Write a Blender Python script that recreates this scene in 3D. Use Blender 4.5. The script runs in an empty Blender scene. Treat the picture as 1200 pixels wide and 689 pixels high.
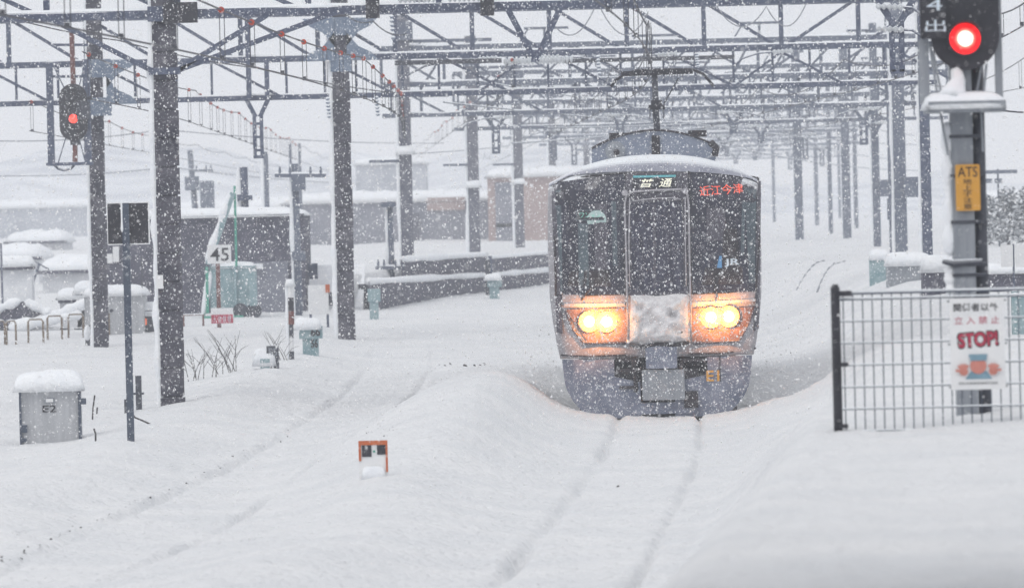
import bpy, bmesh, math, random
import numpy as np
from mathutils import Vector, Matrix
S = bpy.context.scene
C = S.collection
R = math.radians
random.seed(7)
rng = np.random.default_rng(11)

# ------------------------------------------------------------------ camera, sky, sun, exposure
FPX, PX0, PY0, CAMZ, ROLL = 6720.0, 600.0, 233.0, 3.0, 0.024
cs, sn = math.cos(ROLL), math.sin(ROLL)
cd = bpy.data.cameras.new('camera'); cam = bpy.data.objects.new('camera', cd); C.objects.link(cam)
cd.sensor_width = 36.0; cd.lens = FPX / 1200 * 36
cd.shift_y = -(344.5 - PY0) / 1200
cd.clip_start = 1.0; cd.clip_end = 4000
cam.matrix_world = Matrix(((cs, sn, 0, 0), (0, 0, -1, 0), (-sn, cs, 0, CAMZ), (0, 0, 0, 1)))
cd.dof.use_dof = True; cd.dof.focus_distance = 78.0; cd.dof.aperture_fstop = 4.4
S.camera = cam

SUN_EL, SUN_AZ = R(52), R(215)
w = bpy.data.worlds.new('World'); S.world = w; w.use_nodes = True
nt = w.node_tree; bg = nt.nodes['Background']
sky = nt.nodes.new('ShaderNodeTexSky'); sky.sky_type = 'NISHITA'; sky.sun_disc = False
sky.sun_elevation = SUN_EL; sky.sun_rotation = SUN_AZ; sky.air_density = 1.0; sky.dust_density = 6.0; sky.ozone_density = 1.0
hs = nt.nodes.new('ShaderNodeHueSaturation'); hs.inputs['Saturation'].default_value = 0.2
mxw = nt.nodes.new('ShaderNodeMix'); mxw.data_type = 'RGBA'; mxw.inputs['Factor'].default_value = 0.85
mxw.inputs['B'].default_value = (7.15, 7.25, 7.55, 1)      # even overcast cloud in front of the clear sky
nt.links.new(sky.outputs[0], hs.inputs['Color']); nt.links.new(hs.outputs[0], mxw.inputs['A']); nt.links.new(mxw.outputs['Result'], bg.inputs[0])
bg.inputs[1].default_value = 0.12
sd = bpy.data.lights.new('sun', 'SUN'); sd.energy = 0.5; sd.angle = R(25); sd.color = (1.0, 0.97, 0.93)
so = bpy.data.objects.new('sun', sd); C.objects.link(so)
# direction towards the sun, azimuth measured like the sky texture
tos = Vector((math.sin(SUN_AZ) * math.cos(SUN_EL), math.cos(SUN_AZ) * math.cos(SUN_EL), math.sin(SUN_EL)))
so.rotation_euler = tos.to_track_quat('Z', 'Y').to_euler(); so.location = (0, 0, 60)
S.view_settings.view_transform = 'Standard'; S.view_settings.look = 'None'
S.view_settings.exposure = 0.13; S.view_settings.gamma = 1.0; S.view_settings.use_curve_mapping = False
S.render.engine = 'CYCLES'
cy = S.cycles
cy.use_denoising = True; cy.max_bounces = 5; cy.diffuse_bounces = 3; cy.glossy_bounces = 2
cy.transmission_bounces = 2; cy.volume_bounces = 3; cy.transparent_max_bounces = 6
cy.sample_clamp_indirect = 6.0; cy.caustics_reflective = False; cy.caustics_refractive = False

# ------------------------------------------------------------------ photo geometry helpers
def ray(px, py):
    u, v = (px - PX0) / FPX, (PY0 - py) / FPX
    return u * cs + v * sn, -u * sn + v * cs
def W(px, py, Y):
    a, b = ray(px, py); return Vector((a * Y, Y, CAMZ + b * Y))
def sstep(a, b, x):
    t = np.clip((np.asarray(x, float) - a) / (b - a), 0, 1); return t * t * (3 - 2 * t)
def xt(Y):                                   # centre line of the train's track
    Y = np.asarray(Y, float); d = np.clip(Y, 20, 112) - 80
    base = 1.97 + 0.025 * d - 0.00066 * d * d
    return base + np.where(Y > 112, (Y - 112) * (0.025 - 2 * 0.00066 * 32), 0)
# smooth value noise, vectorised
_tab = rng.random((256, 256))
def vn(x, y):
    x = np.asarray(x, float); y = np.asarray(y, float)
    xi = np.floor(x).astype(int); yi = np.floor(y).astype(int)
    fx = x - xi; fy = y - yi; fx = fx * fx * (3 - 2 * fx); fy = fy * fy * (3 - 2 * fy)
    g = lambda i, j: _tab[i % 256, j % 256]
    return (g(xi, yi) * (1 - fx) + g(xi + 1, yi) * fx) * (1 - fy) + (g(xi, yi + 1) * (1 - fx) + g(xi + 1, yi + 1) * fx) * fy - 0.5
def wall_y(X):                               # line of the retaining wall on the left
    return 132 + (np.asarray(X, float) + 3.6) * 7.0
def ground(X, Y):
    X = np.asarray(X, float); Y = np.asarray(Y, float)
    off = X - xt(Y)
    z = 0.55 * sstep(95, 135, Y) * (1 - sstep(1.5, 4.0, off))
    hb_ = 1.28 - 0.36 * sstep(45, 56, Y) + 0.40 * sstep(82, 112, Y)
    st_ = 0.85 + 0.35 * sstep(56, 72, Y) + 1.0 * sstep(78, 88, Y)
    t = np.clip((off - st_) / (1.3 + 0.95 * sstep(46, 75, Y) + 1.2 * sstep(78, 88, Y)), 0, 1)
    z = z + hb_ * t * t * (3 - 2 * t)
    # platform behind the retaining wall
    beh = sstep(0.7, 1.7, Y - wall_y(X)) * sstep(-4.2, -3.9, X) * (1 - sstep(1.0, 3.0, off))
    z = z + (0.80) * np.where(Y > 125, beh, 0)
    z = z + 0.75 * sstep(175, 230, Y) * (1 - sstep(-4.2, -3.9, X)) * (1 - sstep(1.0, 3.0, off))
    # ploughed ridge left of the train
    z = z + 0.47 * np.exp(-np.abs((off + 2.5) / np.where(off < -2.5, 1.15, 0.88)) ** 3) * sstep(52, 73, Y) * (1 - sstep(77, 90, Y))
    z = z + 0.16 * np.exp(-((off + 2.2) / 0.8) ** 2) * (1 - sstep(80, 110, Y))
    z = z + 0.10 * np.exp(-((off - 1.5) / 0.35) ** 2) * sstep(40, 60, Y) * (1 - sstep(78, 84, Y))
    z = z + 0.20 * np.exp(-((off + 6.4) / 0.9) ** 2) * sstep(40, 60, Y) * (1 - sstep(90, 130, Y))
    # undulation
    z = z + 0.10 * vn(X * 0.45 + 3, Y * 0.09) + 0.05 * vn(X * 1.3, Y * 0.3) + 0.018 * vn(X * 4, Y * 1.2)
    z = z + 0.016 * vn(X * 11, Y * 4.0) + 0.012 * vn(X * 19, Y * 8.0) * (0.4 + 1.2 * np.clip(vn(X * 0.6, Y * 0.2 + 5) + 0.4, 0, 1))
    cl = np.clip(vn(X * 0.8 + 9, Y * 0.25) + 0.25, 0, 1) * np.exp(-((np.abs(off + 0.4) - 2.2) / 1.3) ** 2)
    z = z + cl * (0.05 * vn(X * 7, Y * 3.2) + 0.035 * vn(X * 14, Y * 7))
    # wheel ruts
    for c0, dep, amp in ((0.0, 0.125, 1.0), (-4.3, 0.085, 0.8)):
        o2 = off - c0
        fade = 1 - sstep(95, 130, Y)
        z = z - 0.05 * np.exp(-(o2 / 1.2) ** 4) * fade
        for sgn in (-1, 1):
            r = o2 - sgn * 0.56 - 0.02 * vn(Y * 0.5, sgn * 7.3 + c0)
            k = (0.55 + 0.9 * vn(Y * 0.35, 40 + sgn * 9 + c0)) * fade
            k = np.clip(k, 0.12, 1.2)
            if sgn < 0: wd = 0.06
            else: wd = 0.04
            z = z - dep * k * np.exp(-(r / wd) ** 2) * amp
            z = z + 0.03 * k * np.exp(-((r + 0.14 * 1) / 0.10) ** 2) * (0.6 + 1.2 * vn(X * 9, Y * 3.5))
    # rough shoulder left of the left-hand track
    z = z + 0.05 * np.exp(-((off + 5.1) / 0.35) ** 2) * (vn(X * 6, Y * 2.2) + 0.2) * (1 - sstep(80, 100, Y))
    # small trampled hollows
    for hx, hy, hr, hd in ((-1.9, 50.0, 0.35, 0.07), (-2.1, 103.0, 1.0, 0.22)):
        z = z - hd * np.exp(-(((X - hx) / hr) ** 2 + ((Y - hy) / (hr * 2.2)) ** 2) ** 2)
    return z
def gz(X, Y): return float(ground(X, Y))
def hit(px, py, y0=24.0, y1=420.0):
    a, b = ray(px, py)
    Ys = np.arange(y0, y1, 0.1)
    below = (CAMZ + b * Ys) <= ground(a * Ys, Ys)
    Y = float(Ys[np.argmax(below)]) if below.any() else y1
    return Vector((a * Y, Y, gz(a * Y, Y)))
def sc(Y): return FPX / Y                      # picture pixels per metre

# ------------------------------------------------------------------ materials
def mat(name, col, rough=0.7, metal=0.0, col2=None, nscale=6.0, bump=0.0, bscale=30.0, bdist=0.05, snow=0.0, speck=0.0, stretch=None, spec=0.5):
    m = bpy.data.materials.new(name); m.use_nodes = True
    n = m.node_tree.nodes; l = m.node_tree.links; p = n['Principled BSDF']
    p.inputs['Roughness'].default_value = rough; p.inputs['Metallic'].default_value = metal
    p.inputs['Specular IOR Level'].default_value = spec
    tc = n.new('ShaderNodeTexCoord'); vec = tc.outputs['Object']
    if stretch:
        mp = n.new('ShaderNodeMapping'); mp.inputs['Scale'].default_value = stretch
        l.new(vec, mp.inputs[0]); vec = mp.outputs[0]
    nz = n.new('ShaderNodeTexNoise'); nz.inputs['Scale'].default_value = nscale; nz.inputs['Detail'].default_value = 5
    l.new(vec, nz.inputs['Vector'])
    cr = n.new('ShaderNodeValToRGB'); cr.color_ramp.elements[0].position = 0.35; cr.color_ramp.elements[1].position = 0.65
    c2 = col2 or tuple(min(1, c * 1.25) for c in col)
    cr.color_ramp.elements[0].color = (*col, 1); cr.color_ramp.elements[1].color = (*c2, 1)
    l.new(nz.outputs['Fac'], cr.inputs[0]); out = cr.outputs[0]
    if speck > 0:                                # snow stuck to the surface
        n2 = n.new('ShaderNodeTexNoise'); n2.inputs['Scale'].default_value = 22; n2.inputs['Detail'].default_value = 6
        n2.inputs['Roughness'].default_value = 0.75
        l.new(tc.outputs['Object'], n2.inputs['Vector'])
        r2 = n.new('ShaderNodeValToRGB'); r2.color_ramp.elements[0].position = 0.68 - speck * 0.2; r2.color_ramp.elements[1].position = 0.76 - speck * 0.2
        l.new(n2.outputs['Fac'], r2.inputs[0])
        mx = n.new('ShaderNodeMix'); mx.data_type = 'RGBA'; mx.inputs['B'].default_value = (0.8, 0.82, 0.86, 1)
        l.new(r2.outputs[0], mx.inputs['Factor']); l.new(out, mx.inputs['A']); out = mx.outputs['Result']
    if snow > 0:                                 # snow lying on upward faces
        ge = n.new('ShaderNodeNewGeometry'); sp = n.new('ShaderNodeSeparateXYZ'); l.new(ge.outputs['True Normal'], sp.inputs[0])
        r3 = n.new('ShaderNodeMapRange'); r3.inputs['From Min'].default_value = 0.75 - snow * 0.4; r3.inputs['From Max'].default_value = 0.95 - snow * 0.4
        l.new(sp.outputs['Z'], r3.inputs['Value'])
        mx = n.new('ShaderNodeMix'); mx.data_type = 'RGBA'; mx.inputs['B'].default_value = (0.82, 0.85, 0.88, 1)
        l.new(r3.outputs[0], mx.inputs['Factor']); l.new(out, mx.inputs['A']); out = mx.outputs['Result']
    l.new(out, p.inputs['Base Color'])
    if bump > 0:
        nb = n.new('ShaderNodeTexNoise'); nb.inputs['Scale'].default_value = bscale; nb.inputs['Detail'].default_value = 6
        l.new(vec, nb.inputs['Vector'])
        bp = n.new('ShaderNodeBump'); bp.inputs['Strength'].default_value = bump; bp.inputs['Distance'].default_value = bdist
        l.new(nb.outputs['Fac'], bp.inputs['Height']); l.new(bp.outputs[0], p.inputs['Normal'])
    return m
def emit(name, col, strength):
    m = bpy.data.materials.new(name); m.use_nodes = True
    p = m.node_tree.nodes['Principled BSDF']
    p.inputs['Base Color'].default_value = (*col, 1); p.inputs['Roughness'].default_value = 0.4
    p.inputs['Emission Color'].default_value = (*col, 1); p.inputs['Emission Strength'].default_value = strength
    return m
M = {}
M['snow_ground'] = mat('ground snow', (0.755, 0.77, 0.79), 0.85, col2=(0.82, 0.828, 0.84), nscale=0.9, bump=0.9, bscale=9.0, bdist=0.14, spec=0.2)
M['snow'] = mat('lying snow', (0.82, 0.845, 0.88), 0.85, col2=(0.88, 0.895, 0.91), nscale=5, bump=0.5, bscale=16, spec=0.25)
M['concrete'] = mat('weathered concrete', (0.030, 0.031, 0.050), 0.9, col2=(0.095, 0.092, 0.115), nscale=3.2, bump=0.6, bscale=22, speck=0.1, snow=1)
M['concrete_hazed'] = mat('hazed far concrete', (0.105, 0.11, 0.145), 0.9, col2=(0.17, 0.175, 0.21), nscale=5, snow=1)  # concrete with distance haze mixed into its colour
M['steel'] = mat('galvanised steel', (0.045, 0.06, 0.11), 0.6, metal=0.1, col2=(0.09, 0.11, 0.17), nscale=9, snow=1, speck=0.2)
M['steel_hazed'] = mat('hazed galvanised steel', (0.10, 0.12, 0.17), 0.7, col2=(0.14, 0.16, 0.21), nscale=5, snow=1, speck=0.2)  # paler steel, the fade of distance painted into the colour
M['steel_hazier'] = mat('haze-paled steel', (0.19, 0.215, 0.275), 0.8, col2=(0.27, 0.29, 0.34), nscale=5, snow=1)  # palest steel for the back gantries, haze painted into the colour
M['gusset'] = mat('grey blue plate', (0.12, 0.165, 0.24), 0.6, col2=(0.18, 0.225, 0.30), nscale=8, speck=0.3, snow=1)
M['wire'] = mat('dark cable', (0.045, 0.048, 0.06), 0.6)
M['wire_pale'] = mat('frosted cable', (0.20, 0.21, 0.24), 0.7)
M['clip'] = mat('red clip', (0.50, 0.065, 0.03), 0.5, col2=(0.42, 0.05, 0.03), nscale=10)
M['insul'] = mat('pale porcelain', (0.5, 0.52, 0.54), 0.3, snow=1)
M['black'] = mat('black paint', (0.012, 0.012, 0.02), 0.5, col2=(0.022, 0.022, 0.032), nscale=8, speck=0.12)
M['darkgrey'] = mat('dark grey paint', (0.035, 0.04, 0.055), 0.55, col2=(0.06, 0.065, 0.085), nscale=8, speck=0.15, snow=1)
M['midgrey'] = mat('grey painted metal', (0.22, 0.24, 0.27), 0.55, col2=(0.29, 0.31, 0.34), nscale=4, stretch=(6, 6, 0.6), snow=1, speck=0.12)
M['postblue'] = mat('blue grey post', (0.035, 0.05, 0.085), 0.5, col2=(0.06, 0.08, 0.115), nscale=8, snow=1)
M['white'] = mat('white paint', (0.74, 0.75, 0.76), 0.5, col2=(0.80, 0.80, 0.80), nscale=7)
M['rust'] = mat('rusty red steel', (0.20, 0.075, 0.06), 0.8, col2=(0.12, 0.05, 0.05), nscale=12, speck=0.2, snow=1)
M['teal'] = mat('faded teal paint', (0.19, 0.30, 0.33), 0.7, col2=(0.29, 0.39, 0.41), nscale=5, speck=0.35, snow=1)
M['green'] = mat('green paint', (0.05, 0.30, 0.22), 0.6, col2=(0.08, 0.36, 0.27), nscale=6)
M['yellow'] = mat('orange yellow plate', (0.62, 0.30, 0.035), 0.5, col2=(0.68, 0.34, 0.05), nscale=8)
M['orange'] = mat('orange paint', (0.55, 0.13, 0.03), 0.6, col2=(0.45, 0.10, 0.03), nscale=20)
M['brown'] = mat('brown hoop', (0.17, 0.125, 0.09), 0.8, col2=(0.26, 0.20, 0.14), nscale=14, snow=1)
M['ink'] = mat('black lettering', (0.015, 0.015, 0.02), 0.6)
M['redink'] = mat('red lettering', (0.42, 0.03, 0.07), 0.6)
M['pinkink'] = mat('faded red lettering', (0.45, 0.12, 0.16), 0.6)
M['skin'] = mat('printed salmon', (0.62, 0.24, 0.19), 0.6, col2=(0.55, 0.20, 0.16), nscale=20)
M['blueprint'] = mat('printed blue', (0.16, 0.27, 0.34), 0.6)
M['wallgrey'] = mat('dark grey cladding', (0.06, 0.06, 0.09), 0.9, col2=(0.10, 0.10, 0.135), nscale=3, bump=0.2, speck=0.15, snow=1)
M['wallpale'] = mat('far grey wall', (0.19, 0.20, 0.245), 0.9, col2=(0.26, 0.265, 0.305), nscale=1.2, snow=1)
M['wallhazed'] = mat('haze-paled far wall', (0.34, 0.36, 0.40), 0.9, col2=(0.50, 0.52, 0.56), nscale=0.5)  # wall colour lightened to paint in the haze before it
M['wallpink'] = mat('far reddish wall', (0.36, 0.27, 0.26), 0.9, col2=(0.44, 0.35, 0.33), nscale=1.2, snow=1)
M['twig'] = mat('bare twig', (0.05, 0.045, 0.045), 0.9)
M['leafdark'] = mat('dark evergreen', (0.09, 0.105, 0.125), 0.9, col2=(0.15, 0.165, 0.185), nscale=6, snow=0.6)
M['wallsnow'] = mat('snow-drifted wall', (0.62, 0.64, 0.67), 0.9, col2=(0.78, 0.79, 0.81), nscale=2, bump=0.4)
M['palegrey'] = mat('pale grey cabinet paint', (0.36, 0.37, 0.39), 0.6, col2=(0.45, 0.46, 0.48), nscale=3, stretch=(5, 5, 0.5), snow=1, speck=0.12)
M['hill'] = mat('snowy hill', (0.48, 0.50, 0.54), 0.95, col2=(0.74, 0.76, 0.79), nscale=0.12)
# train
M['body'] = mat('frosted silver body', (0.27, 0.265, 0.29), 0.5, metal=0.15, col2=(0.36, 0.35, 0.375), nscale=5, speck=0.45, snow=0.6)
M['skirt'] = mat('frosted grey skirt', (0.12, 0.14, 0.20), 0.7, col2=(0.22, 0.24, 0.31), nscale=4, speck=0.55, snow=0.6)
M['glass'] = mat('dark windscreen', (0.007, 0.007, 0.020), 0.12, col2=(0.026, 0.028, 0.052), nscale=2.2, stretch=(2.4, 2.4, 0.7), speck=0.10)  # paler mottle stands for reflections, painted into the glass colour
M['doorglass'] = mat('dark door glass', (0.014, 0.013, 0.032), 0.2, col2=(0.045, 0.047, 0.08), nscale=4, stretch=(4, 4, 0.7), speck=0.12)
M['frame'] = mat('dark window surround', (0.045, 0.042, 0.06), 0.45, col2=(0.075, 0.07, 0.095), nscale=6, speck=0.2)
M['tube'] = mat('bare handrail', (0.30, 0.29, 0.32), 0.4, col2=(0.40, 0.39, 0.42), nscale=10)
M['roofpaint'] = mat('grey blue roof cover', (0.17, 0.20, 0.27), 0.6, col2=(0.24, 0.27, 0.34), nscale=4, speck=0.3)
M['packed'] = mat('packed dirty snow', (0.60, 0.58, 0.59), 0.85, col2=(0.84, 0.83, 0.84), nscale=9, bump=0.8, bscale=24)
M['roofsnow'] = mat('thin grey snow', (0.22, 0.23, 0.29), 0.8, col2=(0.42, 0.43, 0.49), nscale=3, bump=0.5, bscale=20, snow=0.1)
M['under'] = mat('black underframe', (0.012, 0.010, 0.014), 0.7, col2=(0.035, 0.03, 0.038), nscale=8, speck=0.25)
M['reflector'] = mat('lamp housing', (0.20, 0.135, 0.12), 0.5, col2=(0.12, 0.08, 0.075), nscale=9, speck=0.3)
M['tealblind'] = mat('pale teal blind', (0.075, 0.11, 0.13), 0.4, col2=(0.04, 0.06, 0.08), nscale=5, stretch=(1, 1, .4), speck=0.1)
M['disc'] = mat('pale green disc', (0.35, 0.46, 0.45), 0.5)
M['greenled'] = emit('green sign letters', (0.2, 0.55, 0.45), 0.25)
M['lamp'] = emit('headlight lens', (1.0, 0.84, 0.44), 4.0)
m_ = bpy.data.materials.new('headlight bowl'); m_.use_nodes = True        # lamp halo painted as emission, fading outward from the lens
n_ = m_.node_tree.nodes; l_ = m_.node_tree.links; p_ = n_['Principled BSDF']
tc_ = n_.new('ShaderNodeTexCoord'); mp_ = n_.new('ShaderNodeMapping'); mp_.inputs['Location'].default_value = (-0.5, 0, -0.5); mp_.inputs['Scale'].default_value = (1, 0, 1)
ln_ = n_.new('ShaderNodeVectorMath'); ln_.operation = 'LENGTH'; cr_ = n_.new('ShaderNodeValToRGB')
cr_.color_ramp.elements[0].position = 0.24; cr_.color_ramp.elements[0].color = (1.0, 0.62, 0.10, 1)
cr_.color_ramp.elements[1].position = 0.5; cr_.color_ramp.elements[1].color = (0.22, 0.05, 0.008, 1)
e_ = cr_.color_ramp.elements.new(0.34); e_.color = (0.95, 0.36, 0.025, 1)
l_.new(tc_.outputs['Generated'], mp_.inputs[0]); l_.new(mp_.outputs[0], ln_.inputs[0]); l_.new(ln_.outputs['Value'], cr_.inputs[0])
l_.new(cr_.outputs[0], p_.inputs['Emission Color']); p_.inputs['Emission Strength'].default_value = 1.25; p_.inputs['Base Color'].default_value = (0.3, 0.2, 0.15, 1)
M['lamphalo'] = m_
M['led'] = emit('red led letters', (1.0, 0.12, 0.06), 0.42)
M['rollsign'] = emit('lit roll sign letters', (0.9, 0.88, 0.72), 0.32)
M['tealbar'] = emit('teal strip on roll sign', (0.08, 0.32, 0.36), 0.25)
M['jrblue'] = mat('blue sticker', (0.10, 0.26, 0.48), 0.4)
M['jrwhite'] = mat('pale sticker', (0.55, 0.62, 0.68), 0.4)
M['sigcore'] = emit('red signal lamp core', (1.0, 0.70, 0.58), 1.6)
M['sigring'] = emit('red signal lamp rim', (1.0, 0.004, 0.008), 0.8)
M['sigmid'] = emit('red signal lamp glow', (1.0, 0.09, 0.07), 1.6)
M['sigsmall'] = emit('small red signal lamp', (1.0, 0.05, 0.03), 2.2)
M['orangelamp'] = emit('orange tail marker', (1.0, 0.2, 0.06), 0.35)

# ------------------------------------------------------------------ mesh helpers
class MB:
    def __init__(s): s.v = []; s.f = []
    def add(s, vs, fs):
        b = len(s.v); s.v += [tuple(p) for p in vs]; s.f += [tuple(i + b for i in f) for f in fs]; return s
    def box(s, c, d, rot=0.0):
        x, y, z = d[0] / 2, d[1] / 2, d[2] / 2
        ca, sa = math.cos(rot), math.sin(rot)
        vs = []
        for dz in (-z, z):
            for dx, dy in ((-x, -y), (x, -y), (x, y), (-x, y)):
                vs.append((c[0] + dx * ca - dy * sa, c[1] + dx * sa + dy * ca, c[2] + dz))
        return s.add(vs, [(3, 2, 1, 0), (4, 5, 6, 7), (0, 1, 5, 4), (1, 2, 6, 5), (2, 3, 7, 6), (3, 0, 4, 7)])
    def bar(s, p, q, w, h=None):                # rectangular bar, h across the second axis
        p = Vector(p); q = Vector(q); h = w if h is None else h
        d = (q - p).normalized(); up = Vector((0, 1, 0)) if abs(d.y) < 0.9 else Vector((0, 0, 1))
        a = d.cross(up).normalized(); b = a.cross(d).normalized()
        vs = []
        for o in (p, q):
            for i, j in ((-1, -1), (1, -1), (1, 1), (-1, 1)): vs.append(o + a * (i * w / 2) + b * (j * h / 2))
        return s.add(vs, [(3, 2, 1, 0), (4, 5, 6, 7), (0, 1, 5, 4), (1, 2, 6, 5), (2, 3, 7, 6), (3, 0, 4, 7)])
    def tube(s, pts, r, n=6, caps=True):
        pts = [Vector(p) for p in pts]; rs = r if isinstance(r, (list, tuple)) else [r] * len(pts)
        vs = []; fs = []; pa = None
        for i, p in enumerate(pts):
            d = (pts[min(i + 1, len(pts) - 1)] - pts[max(i - 1, 0)]).normalized()
            if pa is None:
                up = Vector((0, 0, 1)) if abs(d.z) < 0.9 else Vector((1, 0, 0)); a = d.cross(up).normalized()
            else: a = (pa - d * pa.dot(d)).normalized()
            b = d.cross(a); pa = a
            for k in range(n):
                t = 2 * math.pi * k / n; vs.append(p + (a * math.cos(t) + b * math.sin(t)) * rs[i])
        for i in range(len(pts) - 1):
            for k in range(n):
                k2 = (k + 1) % n; fs.append((i * n + k, i * n + k2, (i + 1) * n + k2, (i + 1) * n + k))
        if caps: fs += [tuple(reversed(range(n))), tuple(range((len(pts) - 1) * n, len(pts) * n))]
        return s.add(vs, fs)
    def prism(s, poly, y0, y1):                 # polygon in x,z pushed through y (counter-clockwise seen from the front)
        n = len(poly); vs = [(x, y0, z) for x, z in poly] + [(x, y1, z) for x, z in poly]
        fs = [tuple(range(n)), tuple(reversed(range(n, 2 * n)))] + [(i + n, (i + 1) % n + n, (i + 1) % n, i) for i in range(n)]
        return s.add(vs, fs)
    def cap(s, x0, x1, y0, y1, z, h, nx=14, ny=7, seed=0, droop=0.0):   # pillow of snow lying on a box top
        vs = []; fs = []
        for i in range(nx + 1):
            for j in range(ny + 1):
                u, v = i / nx * 2 - 1, j / ny * 2 - 1
                e = (1 - abs(u) ** 5) * (1 - abs(v) ** 5)
                x = (x0 + x1) / 2 + u * (x1 - x0) / 2; y = (y0 + y1) / 2 + v * (y1 - y0) / 2
                k = max(e, 0) ** 0.4
                vs.append((x, y, z - droop * (1 - k) + h * k * (1 + 0.5 * float(vn(x * 3 + seed, y * 3 + seed * 3)))))
        base = len(vs)
        for i in range(nx):
            for j in range(ny): a = i * (ny + 1) + j; fs.append((a, a + ny + 1, a + ny + 2, a + 1))
        rim = [i * (ny + 1) for i in range(nx + 1)] + [nx * (ny + 1) + j for j in range(1, ny + 1)] + [i * (ny + 1) + ny for i in range(nx - 1, -1, -1)] + [j for j in range(ny - 1, 0, -1)]
        fs.append(tuple(reversed(rim)))
        return s.add(vs, fs)
    def build(s, name, m, parent=None, smooth=False):
        me = bpy.data.meshes.new(name); me.from_pydata(s.v, [], s.f); me.materials.append(M[m] if isinstance(m, str) else m); me.update()
        if smooth: me.polygons.foreach_set('use_smooth', [True] * len(me.polygons))
        o = bpy.data.objects.new(name, me); C.objects.link(o)
        if parent is not None: o.parent = parent
        return o
def tag(o, label=None, cat=None, group=None, kind=None):
    if label: o['label'] = label
    if cat: o['category'] = cat
    if group: o['group'] = group
    if kind: o['kind'] = kind
    return o
def thing(name, label, cat, loc=(0, 0, 0), rz=0.0, group=None):
    o = bpy.data.objects.new(name, None); C.objects.link(o); o.location = loc; o.rotation_euler = (0, 0, rz)
    o.empty_display_size = 0.3
    return tag(o, label, cat, group)
def tree_copy(o, parent=None):
    c = o.copy(); C.objects.link(c)
    if parent is not None: c.parent = parent
    for ch in [k for k in o.children]: tree_copy(ch, c)
    return c
def text_pts(body, bold=0.0, shear=0.0, line=1.0):
    cu = bpy.data.curves.new('txt', 'FONT'); cu.body = body; cu.align_x = 'CENTER'; cu.offset = bold; cu.shear = shear; cu.space_line = line
    cu.resolution_u = 3
    o = bpy.data.objects.new('txt', cu); C.objects.link(o)
    me = bpy.data.meshes.new_from_object(o.evaluated_get(bpy.context.evaluated_depsgraph_get()))
    bpy.data.objects.remove(o); bpy.data.curves.remove(cu)
    vs = np.array([v.co[:2] for v in me.vertices]); fs = [tuple(p.vertices) for p in me.polygons]
    bpy.data.meshes.remove(me)
    lo, hi = vs.min(0), vs.max(0)
    return (vs - (lo + hi) / 2) / (hi - lo), fs     # unit box centred on the origin
def text_obj(name, body, x0, x1, z0, z1, yfun, m, parent, thick=0.0, tilt=0.0, **kw):
    vs, fs = text_pts(body, **kw)
    cx, cz, wx, wz = (x0 + x1) / 2, (z0 + z1) / 2, x1 - x0, z1 - z0
    mb = MB(); P = []
    for a, b in vs:
        dx, dz = a * wx, b * wz
        x = cx + dx * math.cos(tilt) - dz * math.sin(tilt); z = cz + dx * math.sin(tilt) + dz * math.cos(tilt)
        P.append((x, yfun(x, z), z))
    mb.add(P, fs)
    return mb.build(name, m, parent)
def rrect(x0, x1, z0, z1, r, n=4):
    out = []
    for cx, cz, a0 in ((x1 - r, z0 + r, -90), (x1 - r, z1 - r, 0), (x0 + r, z1 - r, 90), (x0 + r, z0 + r, 180)):
        for k in range(n + 1): t = R(a0 + 90 * k / n); out.append((cx + r * math.cos(t), cz + r * math.sin(t)))
    return out
def disc(cx, cz, r, n=20): return [(cx + r * math.cos(2 * math.pi * k / n), cz + r * math.sin(2 * math.pi * k / n)) for k in range(n)]

# ================================================================== GROUND
def grid_axis(segs):
    out = []
    for a, b, d in segs: out += list(np.arange(a, b - 1e-6, d))
    return np.array(out + [segs[-1][1]])
gx = grid_axis([(-90, -30, 6), (-30, -9, 0.7), (-9, -5.6, 0.055), (-5.6, 2.7, 0.034), (2.7, 6.5, 0.055), (6.5, 14, 0.3), (14, 30, 1.2), (30, 90, 6)])
gy = grid_axis([(6, 24, 1.0), (24, 40, 0.3), (40, 62, 0.16), (62, 84, 0.2), (84, 115, 0.4), (115, 180, 0.7), (180, 300, 3), (300, 600, 15), (600, 1500, 100)])
XX, YY = np.meshgrid(gx, gy)
ZZ = ground(XX, YY)
nx_, ny_ = len(gx), len(gy)
co = np.stack([XX, YY, ZZ], -1).reshape(-1, 3).astype(np.float32)
ii = (np.arange(ny_ - 1)[:, None] * nx_ + np.arange(nx_ - 1)[None]).ravel()
quads = np.stack([ii, ii + 1, ii + 1 + nx_, ii + nx_], -1).astype(np.int32)
def fast_mesh(name, co, faces, k):
    me = bpy.data.meshes.new(name)
    me.vertices.add(len(co)); me.vertices.foreach_set('co', co.ravel())
    me.loops.add(faces.size); me.loops.foreach_set('vertex_index', faces.ravel())
    me.polygons.add(len(faces)); me.polygons.foreach_set('loop_start', np.arange(0, faces.size, k, dtype=np.int32))
    me.update(); me.validate(); return me
me = fast_mesh('snowy_ground', co, quads, 4); me.materials.append(M['snow_ground'])
me.polygons.foreach_set('use_smooth', [True] * len(me.polygons))
g = bpy.data.objects.new('snowy_ground', me); C.objects.link(g); tag(g, kind='structure')
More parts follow.
